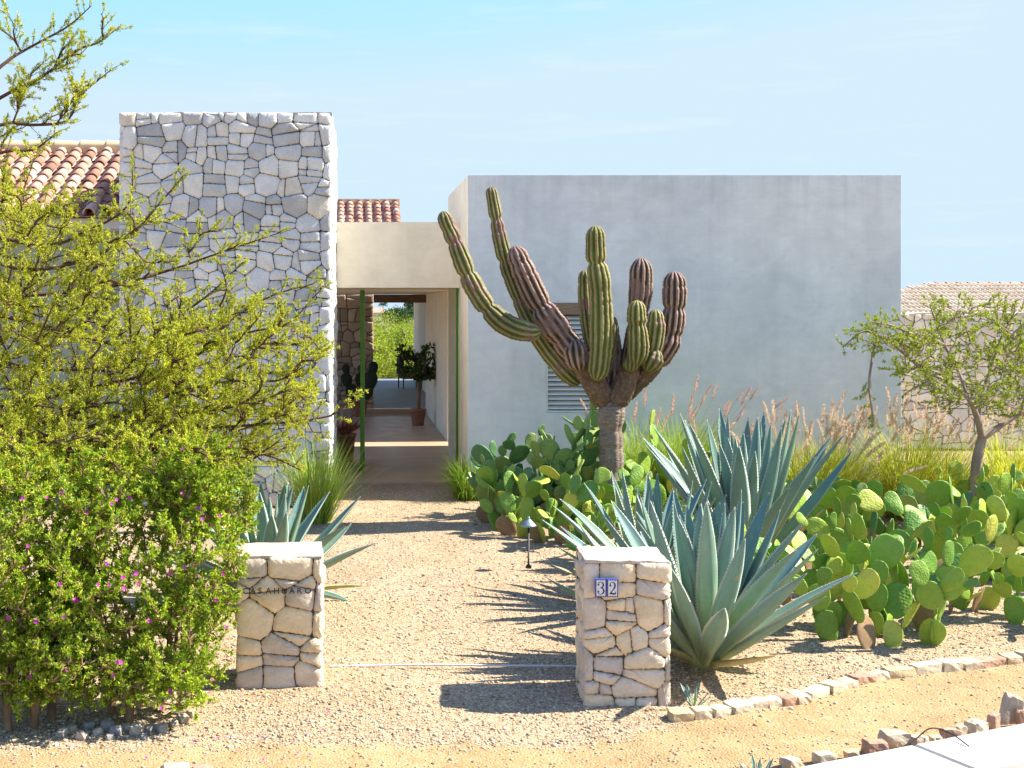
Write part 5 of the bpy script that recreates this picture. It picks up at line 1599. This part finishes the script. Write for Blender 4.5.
for i, (x, y, wpx, lab) in enumerate([(176, 766, 26, 'flat pale stone on the sand at the bottom edge left of centre'), (203, 767, 20, 'flat brown stone on the sand at the bottom edge, right of the pale one')]):
    g = G(x, y + 3); w_ = wpx * g[1] / F
    o = link('rock', block(w_, w_ * .6, .05, 740 + i, .06, .4).mesh('rock', MAT['edging' if i == 0 else 'rededging'])); o.location = (g[0], g[1], .0)
    tag(o, lab, 'rock')
# fallen petals
mb = MB()
pp = []
for _ in range(46):
    g = G(random.uniform(5, 330), random.uniform(735, 766)) if random.random() < .7 else G(random.uniform(215, 330), random.uniform(690, 740)); pp.append((g[0], g[1], gz(g[0], g[1]) + .012))
pp = np.array(pp)
leaf_quads(mb, pp, rng.normal(0, 1, pp.shape) * (1, 1, .15), .022, .016, .5, 0, 3.0, 8)
tag(mb.build('fallen_petals', MAT['petal']), kind='stuff')

# concrete kerb at the lower right, cable lying over it
k0 = G(843, 768); k1 = G(1023, 732); kd = norm(k1 - k0); kn = np.array((kd[1], -kd[0], 0))
mb = MB()
for i in range(-3, 6):
    a = k0 + kd * (i * 1.25 + .55); b2 = a + kd * 1.24
    for (n0, n1, zt) in ((0, .42, .055), (.425, 1.6, .0)):
        A, B, C, D2 = a + kn * n0, b2 + kn * n0, b2 + kn * n1, a + kn * n1
        V = [(*p_[:2], -.1) for p_ in (A, B, C, D2)] + [(*p_[:2], zt - .012) for p_ in (A, B, C, D2)]
        ins = lambda p_, c_: p_ + norm(c_ - p_) * .015
        c_ = (A + B + C + D2) / 4
        V += [(*ins(p_, c_)[:2], zt) for p_ in (A, B, C, D2)]
        fs = []
        for o_ in (0, 4):
            for j in range(4): fs.append((o_ + j, o_ + 4 + j, o_ + 4 + (j + 1) % 4, o_ + (j + 1) % 4))
        fs.append((8, 9, 10, 11)[::-1])
        mb.add(V, fs, 0, .5, False)
tag(mb.build('pavement', MAT['concrete']), kind='structure')
mb = MB()
cpts = [(*G(900, 752)[:2], .02), (*G(916, 747)[:2], .05), (*G(931, 745)[:2], .10), (*G(951, 748)[:2], .085), (*G(969, 757)[:2], .062)]
tube(mb, spline(cpts, 24), .004, 6, cap=True)
tag(mb.build('irrigation_tube', MAT['dark']), 'thin black irrigation tube looping out of the gravel onto the pale kerb', 'tube')
mb = MB()
tube(mb, spline([(*G(330, 668)[:2], .012), (*G(420, 667)[:2], .016), (*G(500, 668)[:2], .018), (*G(582, 668)[:2], .014)], 20), .0075, 6, cap=True)
tag(mb.build('cord', MAT['white']), 'thin pale cord lying straight across the gravel path to the numbered pillar', 'cord')

# ------------------------------------------------------------------ path lights


def path_light(px, py, d, label):
    g = P(px, py, d)
    root = empty('path_light', (g[0], g[1], 0), 0, label, 'path light', 'path lights along the gravel')
    mb = MB(); lathe(mb, [(.001, 0), (.030, 0), (.030, .02), (.016, .035), (.009, .04), (.009, .42), (.001, .42)], n=12); mb.build('stake', MAT['steel'], root)
    mb = MB(); lathe(mb, [(.008, .405), (.074, .418), (.080, .424), (.076, .432), (.030, .478), (.014, .492), (.016, .50), (.012, .512), (.001, .516)], n=24); mb.build('shade', MAT['lampmetal'], root)


path_light(528.5, 568, 12.0, 'small conical path light at the edge of the gravel before the prickly pears')
path_light(312, 520, 14.6, 'conical path light half hidden behind the left agave by the tower')

# ------------------------------------------------------------------ things in the passage


def pot(root, r, h, mat='terra'):
    mb = MB(); lathe(mb, [(.001, 0), (r * .72, 0), (r * .78, .02), (r * .97, h * .86), (r * 1.06, h * .87), (r * 1.06, h), (r * .92, h), (r * .88, h * .9), (.001, h * .88)], n=24)
    mb.build('pot', MAT[mat], root)


g = G(418, 426.5)
pe = empty('potted_plant', (g[0], g[1], .03), 0, 'tall dark green plant in a clay pot by the right passage wall', 'potted plant')
pot(pe, .17, .36, 'terra')
mb = MB(); mz = 1.75
tube(mb, spline([(0, 0, .3), (.02, 0, .7), (-.01, .01, 1.1)], 8), [.035] * 8, 8)
tube(mb, spline([(.04, .02, .3), (.05, .0, .8), (.06, .01, 1.2)], 8), .018, 6)
ends = []
for _ in range(90):
    a = rng.random() * 2 * PI; rr = .48 * math.sqrt(rng.random()); ends.append(np.array((math.cos(a) * rr, math.sin(a) * rr * .8, 1.0 + .70 * rng.random())))
pt = grow([((0, 0, .95), .0), ((0, 0, 1.05), .1), ((.05, 0, 1.1), .15)], ends, .1, 4)
for p in pt: tube(mb, p, np.linspace(.016, .020, len(p)), 6)
mb.build('stem', MAT['bark3'], pe)
mb = MB()
tw, lp, ld = twigs(pt, .05, .05, .14, .02, .5, .2, 9, per=2)
leaf_quads(mb, lp, ld, rng.uniform(.06, .12, len(lp)), rng.uniform(.025, .04, len(lp)), rng.random(len(lp)), 0, .5, 3)
mb.build('foliage', MAT['leaf_dark'], pe)

pk_ = empty('potted_cactus', (.32, 28.5, .03), 0, 'dark potted prickly pear standing before the stone wall in the passage', 'potted plant')
pot(pk_, .22, .40)
k = M('dark_pad'); MAT['dpad'] = k.fin(k.ramp(k.noise(9, 5), [(0.3, (0.012, 0.022, 0.012)), (0.7, (0.03, 0.05, 0.022))]), .6)
dpm = pad_mesh(7, .8).mesh('pad', MAT['dpad'])
for (x, z, s_, an, tl) in ((-.10, .36, .42, .3, -.25), (.12, .36, .40, -.2, .35), (-.24, .68, .36, .1, -.2), (.02, .70, .34, .5, .05), (.26, .62, .46, -.1, .12), (.34, .98, .32, .2, .1), (-.28, .98, .26, .2, -.1), (.06, 1.0, .22, -.2, 0)):
    o = link('pad', dpm, pk_); o.location = (x, 0, z); o.rotation_euler = (0, tl, an); o.scale = (s_, s_, s_)

g = np.array((-.02, 20.2, .03))
pb_ = empty('potted_plant', tuple(g), 0, 'reddish clay pot with a pink-leaved plant just inside the passage behind the tower', 'potted plant')
pot(pb_, .20, .46)
mb = MB(); lp = np.zeros((44, 3)) + (0, 0, .42) + rng.normal(0, .03, (44, 3)) * (1, 1, .2)
leaf_quads(mb, lp, rng.normal(0, .55, (44, 3)) * (1, 1, 0) + (0, 0, .62), rng.uniform(.25, .5, 44), .05, rng.random(44), 0, .2, 6)
mb.build('foliage', MAT['leaf_pink'], pb_)

ch = empty('patio_chair', (1.98, 36.6, .15), R(100), 'dark low armchair standing on the shaded patio beyond the passage', 'chair')
for nm, boxes in (('seat', [(-.30, .30, -.30, .30, .30, .42)]), ('backrest', [(-.30, .30, .24, .36, .423, .92)])):
    mb = MB()
    for b_ in boxes: mb.box(*b_)
    o = mb.build(nm, MAT['fabric'], ch); bv = o.modifiers.new('b', 'BEVEL'); bv.width = .025; bv.segments = 2
for sx in (-1, 1):
    mb = MB(); mb.box(min(sx * .305, sx * .37), max(sx * .305, sx * .37), -.30, .32, .58, .63); mb.build('armrest', MAT['wood'], ch)
    for sy in (-1, 1):
        mb = MB(); tube(mb, [(sx * .335, sy * .28, 0), (sx * .335, sy * .28, .578)], .022, 8, cap=True); mb.build('leg', MAT['wood'], ch)

# ------------------------------------------------------------------ far slope beyond the patio


def far_tree(x, y, h, r, n, label, seed, mk='leaf_far', ls=.16, name='tree', grp='trees on the slope beyond the patio'):
    r_ = np.random.default_rng(seed); z0 = float(gz(x, y))
    root = empty(name, (x, y, z0), 0, label, 'tree', grp)
    ends = []
    while len(ends) < 60:
        d_ = norm(r_.normal(0, 1, 3)); k_ = r_.uniform(.35, 1) ** .5
        e = np.array((0, 0, h * .62)) + d_ * k_ * np.array((r, r, h * .40)) * (0.75 + .5 * vnoise(d_[0] * 2 + seed, d_[2] * 2, 1.2, seed))
        ends.append(e)
    pt = grow([((0, 0, h * .2), 0), ((.05, 0, h * .3), .2), ((0, .05, h * .42), .4)], ends, .02, seed, .2)
    mb = MB(); tube(mb, [(0, 0, -.2), (.05, 0, h * .2), (0, 0, h * .42)], [.16, .12, .09], 7)
    for p in pt: tube(mb, p, np.linspace(.05, .015, len(p)), 4)
    mb.build('trunk', MAT['bark2'], root)
    m2 = MB(); per = n // len(pt)
    A = np.concatenate([p[r_.integers(len(p) // 3, len(p), per)] for p in pt]) + r_.normal(0, r * .13, (per * len(pt), 3))
    leaf_quads(m2, A, r_.normal(0, 1, A.shape) + (0, 0, .4), r_.uniform(.7, 1.4, len(A)) * ls, ls * .6, np.clip(r_.normal(.5, .25, len(A)), 0, 1), 0, .5, seed)
    m2.build('crown', MAT[mk], root)


spots = [(1.2, 50, 5.0, 1.7), (3.0, 52, 5.3, 1.8), (4.6, 55, 5.6, 2.0), (0.2, 56, 5.6, 2.0), (2.4, 60, 6.3, 2.3), (4.9, 66, 6.4, 2.4), (6.8, 72, 6.6, 2.5), (1.6, 74, 6.5, 2.6), (3.9, 84, 6.8, 2.9), (7.0, 96, 6.9, 3.1), (3.0, 104, 6.9, 3.2), (-2.2, 62, 6.0, 2.3), (8.6, 88, 6.6, 2.8), (5.4, 126, 7.1, 3.6), (9.6, 132, 7.0, 3.6)]
for i, (x, y, h, r) in enumerate(spots):
    h = 1.75 - float(gz(x, y)) - (.5 if i % 3 == 0 else 0)
    far_tree(x, y, h, r * .85, 5200 if y < 70 else 4500, 'bright green leafy tree on the slope seen through the passage', 800 + i, 'leaf_far' if i % 2 else 'leaf_right', .10 if y < 60 else .14)
for i, (x, y, h, r) in enumerate([(17.5, 300, 5.2, 2.6), (19.5, 310, 5.8, 2.6), (13.6, 290, 2.6, 2.4), (11.4, 285, 2.3, 2.4), (16.0, 260, 3.2, 3.0), (10.5, 240, 3.0, 3.0)]):
    far_tree(x, y, h, r, 2400, 'small dark tree on the far hilltop seen through the passage', 850 + i, 'leaf_dark', .4, 'tree', 'dark trees on the far hilltop')
fh = empty('far_house', (8.9, 322, float(gz(8.9, 322)) + .1), 0, 'tiny far house with an orange roof on the hill seen through the passage', 'house')
mb = MB(); mb.box(-2.4, 2.4, 0, 4, 0, 1.25); mb.build('wall', MAT['cream'], fh)
mb = MB(); mb.add([(-2.7, -.3, 1.2), (2.7, -.3, 1.2), (2.7, 4.3, 1.2), (-2.7, 4.3, 1.2), (-1.2, 2, 2.3), (1.2, 2, 2.3)], [(0, 1, 5, 4), (1, 2, 5), (2, 3, 4, 5), (3, 0, 4), (3, 2, 1, 0)], 0, .6, False); mb.build('roof', MAT['tile'], fh)
# palm on the skyline
pz = float(gz(13.3, 420)); pr = empty('palm_tree', (13.3, 420, pz), 0, 'tiny palm tree on the skyline seen through the passage', 'palm tree')
mb = MB(); tube(mb, [(0, 0, -.3), (.05, 0, 1.3), (0, 0, 2.6)], [.18, .14, .12], 6); mb.build('trunk', MAT['bark2'], pr)
mb = MB()
for i in range(22):
    a = i * 2.4; e = .9 - 1.5 * (i / 22)
    p = spline([(0, 0, 2.6), (math.cos(a) * .8 * math.cos(e), math.sin(a) * .8 * math.cos(e), 2.6 + .8 * math.sin(e)), (math.cos(a) * 1.5, math.sin(a) * 1.5, 2.4 + .9 * math.sin(e))], 5)
    leaf_quads(mb, p[:-1], np.diff(p, axis=0), .9, .34, .4, 0, 1, i)
mb.build('fronds', MAT['leaf_dark'], pr)

bpy.context.view_layer.update()
